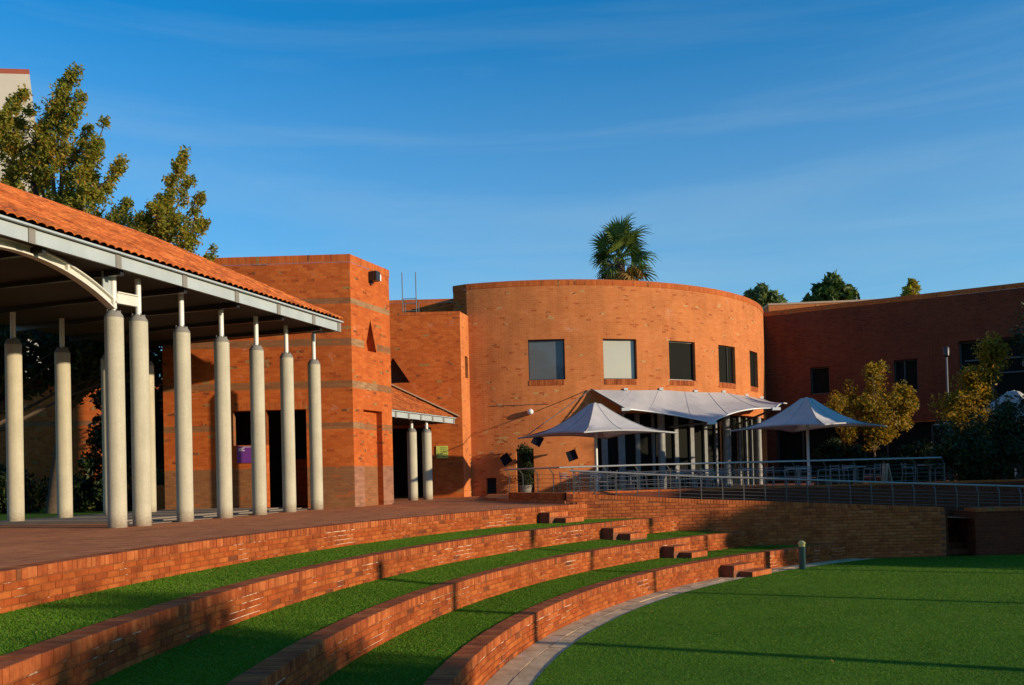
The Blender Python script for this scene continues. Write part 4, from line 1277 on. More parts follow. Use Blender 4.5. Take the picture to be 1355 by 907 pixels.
# ------------------------------------------------------------------ kerbs and steps behind the column row
ks = MB()
def strip(w0, w1, z0, z1, s0=2.0, s1=14.2):
    # strip parallel to the column row, w = distance behind it
    b0 = Vector((rowA(14), 14, 0)); dv = Vector((0.2712, 1, 0)).normalized(); nv = Vector((-dv.y, dv.x, 0))
    P4 = [b0 + dv * s + nv * w for s, w in ((s0, w0), (s1, w0), (s1, w1), (s0, w1))]
    ks.prism([(p.x, p.y) for p in P4], z0, z1)
strip(0.24, 0.80, ZP - 0.1, ZP + 0.008, 4.6, 12.6); strip(0.80, 1.25, ZP - 0.1, ZP + 0.035, 5.0, 12.5); strip(1.25, 5.2, ZP - 0.1, ZP + 0.065, 5.3, 12.4)
tag(ks.build('pavement', M_KERB), kind='structure')
gl = MB(); gl.prism([(-11.6, 21.4), (-9.1, 22.2), (-8.6, 26.9), (-11, 27.2), (-12, 36), (-45, 36), (-40, 20), (-12, 20.2)], ZP - 0.2, ZP + 0.02)
tag(gl.build('garden_lawn', M_GRASS), kind='structure')

# ------------------------------------------------------------------ right wing in shade
RA, RB = Vector((13.4, 46.0)), Vector((23.1, 40.3))
rdv = (RB - RA).normalized()
RS = RA - rdv * 1.5
fW, _, _, _ = straight(RS, RB)
wing = thing('right_brick_wing', (RS.x, RS.y, ZP), 'large shaded red brick building wing at the right with its band of glazing', 'building')
o_ = 1.5
mb = MB()
wh = [(2.04 + o_, 2.95 + o_, 6.2, 7.55), (5.95 + o_, 7.0 + o_, 5.98, 7.58), (8.77 + o_, 19, 5.2, 8.22), (0.2 + o_, 16, 2.0, 4.6)]
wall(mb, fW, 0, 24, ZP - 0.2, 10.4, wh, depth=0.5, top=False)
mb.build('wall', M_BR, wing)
mb = MB(); fW2, _, _, _ = straight(RS - Vector((-rdv.y, rdv.x)) * 0.012, RB); wall(mb, lambda u, d: fW(u, d - 0.012), 0, 24, 10.4, 10.63, depth=0.5); mb.build('coping', M_BS, wing)
mb = MB(); p, q = RS, RS + Vector((-rdv.y, rdv.x)) * 9
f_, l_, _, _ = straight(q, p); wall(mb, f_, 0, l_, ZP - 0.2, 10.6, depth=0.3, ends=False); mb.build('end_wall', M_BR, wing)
mb = MB(); P_ = [RS + Vector((-rdv.y, rdv.x)) * 0.3, RS + rdv * 24 + Vector((-rdv.y, rdv.x)) * 0.3, RS + rdv * 24 + Vector((-rdv.y, rdv.x)) * 9, RS + Vector((-rdv.y, rdv.x)) * 9]
mb.prism([(p.x, p.y) for p in P_], 9.6, 9.75); mb.build('roof', M_CONCD, wing)
window_in(wing, fW, *wh[0], 0.3, M_G_SHADE, 0.06)
window_in(wing, fW, *wh[1], 0.3, M_G_SHADE, 0.06, mull=(7.9,))
window_in(wing, fW, 8.78 + o_, 18.99, 5.21, 8.21, 0.42, M_G_SHADE, 0.08, mull=(11.6, 13.0, 14.5, 16, 17.5))
window_in(wing, fW, 0.21 + o_, 15.99, 2.01, 4.59, 0.45, M_G_SHADE, 0.08, mull=(3, 5, 7, 9, 11, 13))
x, y = fW(11.6 + o_, -0.05)
sgn = thing('wing_lettering', (x, y, 6.95), 'pale raised letters on the dark glazing band, partly hidden by tree', 'lettering')
m = MB(); m.bar(Vector((*fW(9.0 + o_, 0.05), 6.62)), Vector((*fW(15, 0.05), 6.62)), 0.05, 0.05); m.bar(Vector((*fW(9.0 + o_, 0.05), 7.28)), Vector((*fW(15, 0.05), 7.28)), 0.05, 0.05); m.build('rail', M_GUT, sgn)
text('OPE', 0.50, (*fW(11.75 + o_, 0.0), 6.95), math.atan2(rdv.y, rdv.x), M_KERB, 'letters', sgn, 0.02)

rb = thing('rear_brick_block', (14, 48, ZP), 'sunlit brick upper storey with pale coping rising behind the shaded wing', 'building')
mb = MB(); f_, l_, _, _ = straight((14.05, 48.0), (30, 46.6)); wall(mb, f_, 0, l_, 2, 11.32, depth=0.4, top=False)
f_, l_, _, _ = straight((14.05, 56.0), (14.05, 48.0)); wall(mb, f_, 0, l_, 2, 11.32, depth=0.4, top=False); mb.build('wall', M_BL, rb)
mb = MB(); mb.prism([(14.03, 47.97), (30, 46.57), (30, 56), (14.03, 56)], 11.32, 11.42); mb.build('coping', M_CLAY, rb)

# far tower block at top left
ft_ = thing('pale_tower_block', (-45, 70, 0), 'tall pale building with red coping far behind the left tree', 'building')
m = MB()
prof = [(-62, 0), (-33.2, 0), (-37.35, 35.2), (-62, 35.2)]
FP0 = [(-62, 67), (-33.6, 70), (-40, 82), (-66, 80)]
FP1 = [(-62, 67), (-37.35, 70), (-43.5, 82), (-66, 80)]
for i in range(4):
    j = (i + 1) % 4
    m.face([(*FP0[i], 0), (*FP0[j], 0), (*FP1[j], 35.2), (*FP1[i], 35.2)])
m.build('wall', M_TOWERW, ft_)
m = MB(); m.prism(FP1, 35.2, 35.6); m.build('coping', M_TOWERR, ft_)
for zz in (8, 14, 20, 26):
    for xx in (-44, -50):
        m = MB(); m.box((xx, 69.98 + (xx + 37) * 0.12, zz), (2.6, 0.2, 1.8)); m.build('window', M_TOWERG, ft_)

# lit brick wall far left behind the columns
lw = thing('garden_building', (-20, 33.5, ZP), 'sunlit brick building wall seen between the leftmost columns', 'building')
mb = MB(); f_, l_, _, _ = straight((-34, 33.0), (-13.8, 35.5)); wall(mb, f_, 0, l_, ZP - .1, 6.6, breaks=[4.9, 5.1], depth=0.3, matfn=lambda u, z: 1 if 4.9 < z < 5.1 else 0); mb.build('wall', [M_BT, M_BD], lw)
mb = MB(); mb.box((-24, 38, 6.65), (22, 8, 0.15), rz=0.12); mb.build('roof', M_CONCD, lw)
lb = thing('planter_box', (-9.9, 27.3, ZP), 'low salmon brick planter box with small shrub beside the tower', 'planter')
m = MB(); m.box((-11.0, 28.4, ZP + 0.4), (1.6, 0.9, 0.8)); m.build('box', M_BL, lb)

# ------------------------------------------------------------------ umbrellas
def umbrella_parts(Rc=2.95, H=1.33, poleH=2.3):
    """square cone: corner radius Rc, apex H above the rim"""
    m = MB()
    nseg, nr_ = 48, 12
    def P(i, t):
        a = 2 * PI * i / nseg
        c = abs(math.cos(2 * a)) ** 1.0
        ph = (a % (PI / 2)) - PI / 4
        sqr = 1 / max(abs(math.cos(a)), abs(math.sin(a)))       # square with edges at 0, 90...
        edge = 0.707 * sqr                                       # 1 at the corners
        edge = edge * (1 - 0.10 * (1 - ((edge - 0.707) / 0.293)) )  # concave edges
        r = Rc * edge * t
        corner = (edge - 0.636) / 0.364
        z = H * ((1 - t) ** 1.75) + 0.10 * t * (1 - corner) * t
        if t < 0.06: z = H * (1 - 0.06) ** 1.75
        return Vector((r * math.cos(a), r * math.sin(a), z))
    ts = [0.0, 0.03, 0.07, 0.12, 0.18, 0.25, 0.34, 0.44, 0.55, 0.67, 0.8, 0.9, 1.0]
    for j in range(len(ts) - 1):
        for i in range(nseg):
            q = [P(i, ts[j]), P(i + 1, ts[j]), P(i + 1, ts[j + 1]), P(i, ts[j + 1])]
            if j == 0: q = [q[0], q[3], q[2]]
            else: q = q[::-1]
            m.face(q, smooth=True)
    cl = m.mesh('canopy', M_FAB)
    se = MB()
    for i in range(0, nseg, 6):
        se.tube([P(i, t) + Vector((0, 0, 0.004)) for t in ts[2:]], 0.014, 4, cap=False)
    for i in range(nseg):
        se.bar(P(i, 1.0), P(i + 1, 1.0), 0.02, 0.05)
    seam = se.mesh('seam', M_SEAM)
    p = MB(); p.lathe((0, 0, 0), [(0.16, -poleH), (0.16, -poleH + 0.03), (0.055, -poleH + 0.05), (0.055, H - 0.12)], 12); pole = p.mesh('pole', M_WHITE)
    ribs = []
    r_ = MB()
    r_.tube([P(6, 1.0) - Vector((0, 0, 0.03)), P(6, 0.5) - Vector((0, 0, 0.05)), Vector((0.05, 0.05, 0.35))], 0.018, 6)
    rib = r_.mesh('rib', M_STEEL)
    return cl, pole, rib, seam
UP = umbrella_parts()
def umbrella(loc, rz, label):
    root = thing('umbrella', loc, label, 'umbrella', 'large white cafe umbrellas', rz)
    link('seam', UP[3], link('canopy', UP[0], root)); link('pole', UP[1], root)
    for k in range(4): link('rib', UP[2], root, rz=k * PI / 2)
umbrella((3.12, 33.0, 3.90), math.radians(32), 'large white square umbrella nearest the diamond windows, left of the sail canopy')
umbrella((11.45, 34.5, 4.02), math.radians(38), 'large white square umbrella right of the sail canopy, beside the golden tree')
umbrella((18.9, 33.5, 4.0), math.radians(42), 'white umbrella half hidden by the dark trees at the right edge')

# ------------------------------------------------------------------ sail canopy on the drum
sc = thing('sail_canopy', (6.5, 35.5, 5), 'long pale sail canopy fixed to the curved wall over the cafe doors', 'canopy')
# wall edge runs along the drum at z~6, front edge has low points
wall_e = [Vector((*dfn(dd(a), -0.03), z)) for a, z in ((-81.2, 5.98), (-74.0, 5.95), (-66, 5.98), (-57, 5.93), (-48, 5.98), (-38, 5.92), (-27, 5.95))]
fe = [Vector((3.39, 37.0, 5.97)), Vector((4.61, 35.7, 5.05)), Vector((8.03, 35.7, 4.42)), Vector((11.3, 38.0, 5.07)), Vector((12.75, 41.2, 5.5))]
def lerp_list(L, t):
    t = max(0, min(1, t)) * (len(L) - 1); i = min(int(t), len(L) - 2); return L[i].lerp(L[i + 1], t - i), t - i, i
def front(t):
    p, f, i = lerp_list(fe, t)
    arch_ = [0.05, 0.10, 0.22, 0.1][i]
    inw = [0.15, 0.5, 0.5, 0.1][i]
    k = 4 * f * (1 - f)
    # edge curves upwards and inwards between the low points
    return p + Vector((0.0, inw * k, arch_ * k))
nu, nv = 56, 10
G_ = []
for i in range(nu + 1):
    t = i / nu
    w, _, _ = lerp_list(wall_e, t); f = front(t)
    G_.append([w.lerp(f, j / nv) - Vector((0, 0, 0.28 * (j / nv) * (1 - j / nv) * min(1, (f - w).length / 2))) for j in range(nv + 1)])
m = MB()
for i in range(nu):
    for j in range(nv):
        m.face([G_[i][j], G_[i][j + 1], G_[i + 1][j + 1], G_[i + 1][j]], smooth=True)
m.build('fabric', M_FAB, sc)
m = MB(); m.tube([G_[i][nv] for i in range(nu + 1)], 0.03, 5); m.build('edge_cable', M_WHITE, sc)
for i in range(4, nu, 7):
    m = MB(); m.tube([p + Vector((0, 0, 0.004)) for p in G_[i]], 0.012, 4); m.build('seam', M_SEAM, sc)
for p in (fe[1], fe[2], fe[3]):
    m = MB(); m.box(p + Vector((0, 0, -0.02)), (0.34, 0.2, 0.12)); m.build('corner_plate', M_WHITE, sc)
# masts and struts back to the wall
for p, th in ((fe[1], -76), (fe[2], -64), (fe[3], -46)):
    m = MB(); m.tube([p, Vector((*dfn(dd(th), 0.05), 4.4))], 0.045, 6); m.build('strut', M_GUT, sc)
m = MB()
m.tube([Vector((3.36, 36.97, 6.0)), Vector((0.6, 33.5, 4.0))], 0.018, 5); m.tube([Vector((3.36, 36.97, 6.0)), fe[1]], 0.03, 5)
m.build('stay_cable', M_GUT, sc)
for w in wall_e[1:]:
    m = MB(); m.box(w + Vector((0, -0.03, 0.04)), (0.16, 0.12, 0.10)); m.build('wall_fixing', M_WHITE, sc)

# ------------------------------------------------------------------ cafe furniture
def table_parts():
    a = MB(); a.lathe((0, 0, 0), [(0.38, 0.715), (0.40, 0.72), (0.40, 0.74), (0.385, 0.745)], 20); top = a.mesh('table_top', M_ALU)
    b = MB(); b.tube([(0, 0, 0.06), (0, 0, 0.71)], 0.03, 8); st = b.mesh('stem', M_ALUD)
    c = MB(); c.tube([(0.03, 0, 0.08), (0.33, 0, 0.02)], 0.02, 6); ft2 = c.mesh('foot', M_ALUD)
    return top, st, ft2
def chair_parts():
    s = MB()
    s.box((0, 0, 0.45), (0.40, 0.40, 0.018))
    seat = s.mesh('seat', M_ALUD)
    b = MB()
    for z in (0.62, 0.70, 0.78): b.tube([(-0.2, 0.20, z), (0, 0.235, z), (0.2, 0.20, z)], 0.013, 5)
    back = b.mesh('backrest', M_ALUD)
    l = []
    for sx in (-1, 1):
        f = MB(); f.tube([(0.23 * sx, -0.20, 0), (0.22 * sx, -0.19, 0.45), (0.22 * sx, -0.16, 0.66)], 0.013, 5); l.append(f.mesh('leg', M_ALUD))
        r = MB(); r.tube([(0.22 * sx, 0.26, 0), (0.20 * sx, 0.18, 0.45), (0.20 * sx, 0.21, 0.83)], 0.013, 5); l.append(r.mesh('leg', M_ALUD))
    ar_ = []
    for sx in (-1, 1):
        f = MB(); f.tube([(0.22 * sx, -0.17, 0.665), (0.25 * sx, 0.02, 0.68), (0.21 * sx, 0.2, 0.66)], 0.013, 5); ar_.append(f.mesh('armrest', M_ALUD))
    return seat, back, l, ar_
TP = table_parts(); CPs = chair_parts()
TAB = [((2.45, 28.4), "at the terrace's plaza end"), ((4.2, 28.0), "second from the plaza end"), ((6.0, 29.4), "below the sail's lowest point"),
       ((7.9, 30.2), "before the second round column"), ((9.5, 29.6), "left of the umbrella pole"), ((11.7, 30.6), "right of the umbrella pole"),
       ((14.4, 30.8), "near the dark trees"), ((3.6, 31.4), "behind the left umbrella"), ((7.0, 33.2), "close to the glazing")]
for (x, y), lb in TAB:
    t = thing('cafe_table', (x, y, TERR), 'round aluminium cafe table ' + lb, 'table', 'cafe tables on the terrace')
    link('table_top', TP[0], t); link('stem', TP[1], t)
    for k in range(4): link('foot', TP[2], t, rz=k * PI / 2 + 0.4)
    n = 3 if rnd.random() < 0.5 else 4
    a0 = rnd.uniform(0, 2 * PI)
    side = ['left', 'near', 'right', 'far']
    for k in range(n):
        a = a0 + 2 * PI * k / n + rnd.uniform(-.2, .2)
        r = rnd.uniform(0.6, 0.8)
        cxx, cyy = x + r * math.cos(a), y + r * math.sin(a)
        dirw = (('far ' if math.sin(a) > 0 else 'near ') + ('right' if math.cos(a) > 0 else 'left')) if abs(abs(math.cos(a)) - 0.7) < 0.25 else 'right' if math.cos(a) > 0.6 else 'left' if math.cos(a) < -0.6 else 'far' if math.sin(a) > 0 else 'near'
        c = thing('cafe_chair', (cxx, cyy, TERR), 'aluminium cafe chair on the %s side of the table %s' % ('outer ' + dirw if k == 3 else dirw, lb), 'chair', 'cafe chairs on the terrace', a - PI / 2)
        link('seat', CPs[0], c); link('backrest', CPs[1], c)
        for q in CPs[2]: link('leg', q, c)
        for q in CPs[3]: link('armrest', q, c)
# menu stand
mn = thing('menu_board', (12.55, 30.2, TERR), 'small tan folding menu board standing by the terrace table', 'board')
m = MB(); m.bar((12.55, 30.2, TERR + 0.05), (12.62, 30.2, TERR + 0.82), 0.40, 0.03, up=Vector((1, 0, 0))); m.build('front_panel', M_CLAY, mn)
m = MB(); m.bar((12.78, 30.2, TERR + 0.05), (12.64, 30.2, TERR + 0.82), 0.40, 0.03, up=Vector((1, 0, 0))); m.build('rear_panel', M_CLAY, mn)

# ------------------------------------------------------------------ bollard, lamp posts
bl = thing('bollard', (7.04, 21.9, 0.02), 'short green bollard light with pale cap at the edge of the lawn', 'bollard')
m = MB(); m.lathe((7.04, 21.9, 0), [(0.085, 0.0), (0.085, 0.58)], 16); m.build('post', M_GREEN, bl)
m = MB(); m.lathe((7.04, 21.9, 0), [(0.075, 0.58), (0.075, 0.64), (0.09, 0.645), (0.085, 0.68), (0.045, 0.72)], 16); m.build('cap', M_YEL, bl)

def lamp_post(loc, h, label, r=0.05):
    t = thing('lamp_post', loc, label, 'lamp post', 'slim lamp posts')
    m = MB(); m.lathe(loc, [(r * 1.5, 0), (r * 1.5, 0.3), (r, 0.32), (r * 0.8, h)], 10); m.build('pole', M_GREYP, t)
    m = MB(); m.lathe(loc, [(0.05, h - 0.02), (0.12, h + 0.04), (0.13, h + 0.34), (0.10, h + 0.40)], 10); m.build('lantern', M_LAMPB, t)
lamp_post((17.9, 36.5, TERR), 5.15, 'slim pale lamp post standing before the shaded right wing', 0.05)
lamp_post((12.6, 7.6, 0), 4.4, 'slim lamp post on the lawn outside the right edge of the photo', 0.12)
lamp_post((14.0, 13.3, 0), 4.3, 'slim lamp post at the right of the lawn outside the photo', 0.08)
lamp_post((17.0, 17.2, 0), 4.3, 'farther slim lamp post at the right of the lawn outside the photo', 0.08)

# ------------------------------------------------------------------ vegetation
def leaves_np(C, sig, n, size, rng, squash=1.0, up=0.2):
    """C (k,3) clump centres, sig (k,) spread; returns verts, faces of n quads (rhombic leaves)"""
    k = len(C)
    idx = rng.integers(0, k, n)
    d = rng.normal(size=(n, 3)); d *= (rng.random((n, 1)) ** 0.5) / np.maximum(1e-6, np.linalg.norm(d, axis=1, keepdims=True))
    d[:, 2] *= squash
    P = C[idx] + d * sig[idx][:, None]
    A = rng.normal(size=(n, 3)); A /= np.linalg.norm(A, axis=1, keepdims=True)
    B = rng.normal(size=(n, 3)); B -= (B * A).sum(1, keepdims=True) * A; B /= np.linalg.norm(B, axis=1, keepdims=True)
    s = size * rng.uniform(0.6, 1.35, (n, 1))
    V = np.empty((n, 4, 3))
    V[:, 0] = P - A * s; V[:, 1] = P + B * s * 0.42; V[:, 2] = P + A * s; V[:, 3] = P - B * s * 0.42
    return V.reshape(-1, 3), np.arange(n * 4).reshape(n, 4)

def tree(name, base, label, cat, crowns, nleaf, lsize, mat, clumps=90, trunk_r=0.18, group=None, fork=None, seed=1, csig=(0.35, 0.8), plumes=(), shell=0.55, trunk_pts=None, limbs=22):
    """crowns: list of (centre, (rx,ry,rz), weight); plumes: list of (p0, p1, r0, r1)"""
    rng = np.random.default_rng(seed)
    root = thing(name, base, label, cat, group)
    b = Vector(base)
    C = []; Sg = []
    tw_ = sum(c[2] for c in crowns) if crowns else 1
    for c, r, w in crowns:
        n = max(3, int(clumps * w / tw_))
        d = rng.normal(size=(n, 3)); d /= np.linalg.norm(d, axis=1, keepdims=True)
        rad = rng.uniform(shell, 1.0, (n, 1)) * rng.uniform(0.75, 1.12, (n, 1))
        C.append(np.array(c) + d * rad * np.array(r)); Sg.append(rng.uniform(csig[0], csig[1], n))
    for p0, p1, r0, r1 in plumes:
        n = max(6, int(np.linalg.norm(np.array(p1) - np.array(p0)) / 0.07))
        t = rng.random((n, 1)); 
        jit = rng.normal(size=(n, 3)) * (r0 * (1 - t) + r1 * t) * 0.62 * np.array((1, 1, 0.8))
        C.append(np.array(p0) * (1 - t) + np.array(p1) * t + jit); Sg.append((0.20 + 0.42 * (r0 * (1 - t[:, 0]) + r1 * t[:, 0])) * rng.uniform(0.6, 1.1, n))
    C = np.vstack(C); Sg = np.concatenate(Sg)
    V, F = leaves_np(C, Sg, nleaf, lsize, rng)
    crown = link('crown', mesh_np('crown', V - np.array(base), F, mat), root)
    tag(crown, kind='stuff')
    fk = Vector(fork) if fork is not None else Vector(C.mean(0)) * 0.6 + b * 0.4
    m = MB()
    mid = b.lerp(fk, 0.5) + Vector((rng.uniform(-.15, .15), rng.uniform(-.15, .15), 0))
    m.tube([b - Vector((0, 0, 0.1)), mid, fk], [trunk_r, trunk_r * 0.8, trunk_r * 0.62], 9)
    m.build('trunk', M_BARK, root)
    sel = rng.choice(len(C), min(limbs, len(C)), replace=False)
    lm = MB()
    for i in sel:
        e = Vector(C[i]); s0 = mid.lerp(fk, rng.uniform(0.3, 1.0)); q = s0.lerp(e, 0.5) + Vector((rng.uniform(-.3, .3), rng.uniform(-.3, .3), rng.uniform(0, .35)))
        lm.tube([s0, q, e], [trunk_r * 0.33, trunk_r * 0.2, 0.015], 5, cap=False)
    for p0, p1, r0, r1 in plumes:
        p0, p1 = Vector(p0), Vector(p1)
        lm.tube([fk, fk.lerp(p0, 0.6) + Vector((0, 0, .2)), p0, p0.lerp(p1, 0.5), p1], [trunk_r * 0.4, trunk_r * 0.3, 0.05, 0.03, 0.008], 5, cap=False)
    lm.build('branches', M_BARK, root)
    return root

# tall tree behind the pavilion (left)
Yt = 27.0
def W_(px, py, Y=Yt):     # helper numbers worked out from measured bearings
    u = (px - 677.5) / 1181.17; v = (629.6 - py) / 1181.17
    c, s = math.cos(math.radians(1.4777)), math.sin(math.radians(1.4777))
    return (Y * (u * c + (v) * s * 1.0), Y, 2.5 + Y * (v * c - u * s * 1.0))
TOPS = [(-95, 70), (-60, 95), (-30, 80), (0, 150), (14, 128), (28, 118), (42, 135), (58, 168), (72, 138), (84, 112), (96, 86), (104, 120), (114, 165), (126, 185), (137, 152),
        (148, 232), (161, 210), (170, 262), (184, 285), (198, 268), (212, 290), (226, 240), (241, 200), (249, 236), (263, 256), (268, 290), (281, 326), (120, 228), (90, 190), (232, 285), (255, 318)]
plum = []
prng = random.Random(4)
for k, (tx, ty) in enumerate(TOPS):
    yy = Yt + prng.uniform(-1.4, 1.4)
    ln = prng.uniform(75, 125) * (1.0 if tx < 140 else 0.75)
    plum.append((W_(tx - ln * prng.uniform(0.25, 1.0), ty + ln * 1.1, yy), W_(tx, ty, yy + prng.uniform(-.3, .3)), prng.uniform(0.2, 0.4), 0.04))
    if k % 3 == 0:
        plum.append((W_(tx - ln * 0.4, ty + ln * 1.1, yy), W_(tx - 22, ty + ln * 0.55, yy - 0.6), 0.35, 0.10))
tree('tall_tree', (-14.2, 27.6, ZP), 'tall olive and gold leaved tree rising behind the tiled walkway roof', 'tree',
     [(W_(5, 285), (2.2, 2.0, 1.3), 4), (W_(80, 315), (1.6, 1.6, 0.8), 2), (W_(150, 335), (1.5, 1.4, 0.6), 2), (W_(166, 300), (0.95, 0.9, 0.5), 2), (W_(215, 350), (1.4, 1.2, 0.55), 2), (W_(-90, 250), (2.8, 2.6, 2.6), 4)],
     60000, 0.068, M_LF_MIX, clumps=150, trunk_r=0.26, fork=(-13.6, 27.4, 6.0), seed=3, plumes=plum, csig=(0.28, 0.6), shell=0.3, limbs=30)
tree('shade_tree', (-15.8, 24.5, ZP), 'dark leafy tree seen under the walkway roof at far left', 'tree',
     [((-15.5, 25.5, 6.6), (3.6, 2.6, 1.7), 4), ((-12.2, 27.8, 6.8), (2.2, 1.6, 1.5), 2)], 26000, 0.13, M_LF_DK, clumps=110, trunk_r=0.2, seed=9, csig=(0.5, 0.9), shell=0.2)
tree('garden_tree', (-13.1, 31.2, ZP), 'small dark tree in front of the sunlit brick wall behind the columns', 'tree',
     [((-13.2, 31.0, 4.7), (1.5, 1.3, 2.2), 3), ((-11.6, 31.4, 4.5), (1.2, 1.0, 2.6), 2)], 20000, 0.11, M_LF_DK, clumps=90, trunk_r=0.14, seed=19, csig=(0.4, 0.7), shell=0.2)
def shrub(loc, r, label, mat, n=5000, sz=0.06, seed=1, name='shrub', group=None):
    rng = np.random.default_rng(seed)
    root = thing(name, loc, label, 'shrub', group)
    k = 26
    d = rng.normal(size=(k, 3)); d /= np.linalg.norm(d, axis=1, keepdims=True); d[:, 2] = np.abs(d[:, 2])
    C = np.array(loc) + d * np.array(r) * rng.uniform(0.4, 0.95, (k, 1))
    V, F = leaves_np(C, np.full(k, min(r) * 0.45), n, sz, rng)
    tag(link('foliage', mesh_np('foliage', V - np.array(loc), F, mat), root), kind='stuff')
    m = MB()
    for i in range(7): m.tube([Vector(loc), Vector(C[i])], [0.03, 0.008], 5, cap=False)
    m.build('stem', M_BARK, root)
    return root
shrub((-16.3, 28.6, ZP), (1.6, 1.2, 2.0), 'wide dark shrub on the garden strip behind the two leftmost columns', M_LF_DK, 9000, 0.08, 2)
shrub((-13.2, 28.9, ZP), (1.4, 1.0, 2.2), 'rounded dark shrub between back row columns, right of the wide shrub', M_LF_DK, 8000, 0.08, 3)
shrub((-19.5, 31, ZP), (1.8, 1.2, 1.9), 'rusty bronze leaved shrub against the sunlit garden wall', M_LF_MIX, 7000, 0.07, 4)
shrub((-11.0, 28.4, ZP + 0.8), (0.7, 0.45, 0.55), 'small green shrub growing in the salmon brick planter', M_LF_OL, 2600, 0.05, 6)
x, y = dfn(dd(-94.6), -0.55)
ps = thing('potted_cypress', (x, y, ZP), 'tall clipped dark green shrub in a pot before the curved wall door', 'shrub')
rng = np.random.default_rng(77)
zz = rng.uniform(0.45, 2.0, 60); aa = rng.uniform(0, 2 * PI, 60); rr_ = rng.uniform(0, 0.22, 60)
Cc = np.stack([x + rr_ * np.cos(aa), y + rr_ * np.sin(aa), ZP + zz], 1)
V, F = leaves_np(Cc, np.full(60, 0.2), 7000, 0.04, rng)
tag(link('foliage', mesh_np('foliage', V - np.array((x, y, ZP)), F, M_LF_DK), ps), kind='stuff')
m = MB(); m.lathe((x, y, ZP), [(0.2, 0), (0.27, 0.4), (0.25, 0.42)], 14); m.build('pot', M_CONCD, ps)
m = MB(); m.tube([(x, y, ZP + 0.3), (x, y, ZP + 1.6)], [0.04, 0.02], 6); m.build('stem', M_BARK, ps)

# terrace trees on the right
tree('golden_tree', (15.6, 38.6, TERR), 'golden leaved small tree beside the right white umbrella', 'tree',
     [((15.4, 38.4, 5.1), (1.55, 1.3, 1.25), 4), ((14.2, 38.3, 4.8), (0.9, 0.8, 0.9), 2), ((16.9, 38.6, 4.7), (0.8, 0.8, 0.9), 2), ((15.7, 38.4, 6.3), (0.5, 0.5, 0.75), 2), ((17.0, 38.7, 5.6), (0.4, 0.4, 0.4), 1), ((15.3, 38.4, 4.0), (1.7, 1.0, 0.6), 3)],
     15000, 0.07, M_LF_GOLD, clumps=130, trunk_r=0.07, seed=21, csig=(0.16, 0.5), shell=0.15)
tree('golden_topped_tree', (17.6, 31.8, TERR), 'gold topped tree rising from the dark foliage at the right', 'tree',
     [((16.7, 31.8, 5.4), (0.8, 0.7, 0.8), 3), ((17.1, 31.8, 6.4), (0.45, 0.45, 0.5), 2), ((15.9, 31.8, 4.6), (0.8, 0.8, 0.7), 2), ((16.3, 31.7, 4.0), (1.0, 0.6, 0.6), 2)],
     11000, 0.065, M_LF_GOLD, clumps=90, trunk_r=0.07, seed=22, csig=(0.2, 0.5), shell=0.35)
tree('dark_tree', (16.6, 29.6, TERR), 'dark green bushy tree hiding the right end of the terrace rails', 'tree',
     [((15.6, 29.4, 3.1), (1.3, 1.1, 1.0), 4), ((17.6, 29.5, 2.9), (1.6, 1.2, 0.9), 4), ((14.5, 29.3, 2.8), (0.8, 0.7, 0.9), 2), ((18.6, 29.6, 2.6), (1.6, 1.0, 0.8), 3), ((17.4, 29.6, 4.2), (1.3, 1.0, 0.7), 1), ((16.2, 29.6, 4.0), (1.0, 0.9, 0.7), 1)],
     24000, 0.07, M_LF_DK, clumps=130, trunk_r=0.12, seed=23, csig=(0.25, 0.55), shell=0.25)
tree('corner_tree', (19.4, 31.2, TERR), 'dark tree with pale specks of leaf at the right edge, before the lettering', 'tree',
     [((18.7, 31.0, 7.0), (0.9, 0.9, 1.2), 3), ((19.5, 31.0, 5.4), (0.9, 1.0, 1.0), 2)], 9000, 0.075, M_LF_DK, clumps=90, trunk_r=0.11, seed=24, csig=(0.25, 0.5), shell=0.3)

for k, (hx, hy, w_) in enumerate([(13.6, 37.2, 1.5), (16.6, 37.0, 1.7), (19.8, 36.6, 1.8), (22.8, 36.0, 1.8)]):  # dark bushes added to fill the black shade under the golden tree
    shrub((hx, hy, TERR), (w_, 0.9, 1.9 + 0.2 * (k % 2)), 'added dark bush filling in shade before the wing, %s from the curved building' % ['first', 'second', 'third', 'fourth'][k], M_LF_DK, 9000, 0.09, 80 + k, group='dark bushes added to deepen shade along the wing')
# trees outside the photo on the right that shade the ramp, the terrace and the lower left corner
shade = [((26, 17.2), 9.4), ((31.5, 17.0), 10.0), ((28.5, 21.5), 9.2), ((25.0, 23.5), 8.0), ((35, 26.5), 8.8)]
for k, ((x, y), h) in enumerate(shade):
    tree('shade_giving_tree', (x, y, 0), 'broad dark evergreen number %s of the row right of the lawn, outside the photo' % ['one', 'two', 'three', 'four', 'five'][k], 'tree',
         [((x, y, h * 0.5), (2.9, 2.9, h * 0.45), 4), ((x + 1.4, y + 1.6, h * 0.45), (2.6, 2.6, h * 0.40), 2)], 26000, 0.26, M_LF_EV, clumps=130, trunk_r=0.3, group='trees in a row right of the lawn', seed=40 + k, csig=(0.7, 1.3), shell=0.1)
tree('shade_giving_tree', (16.5, -0.6, 0), 'spreading tree behind the camera to the right, outside the photo', 'tree',
     [((16.5, -0.6, 4.7), (2.0, 2.4, 1.6), 4)], 9000, 0.2, M_LF_EV, clumps=70, trunk_r=0.2, group='trees right of the lawn', seed=51, csig=(0.6, 1.0), shell=0.1)

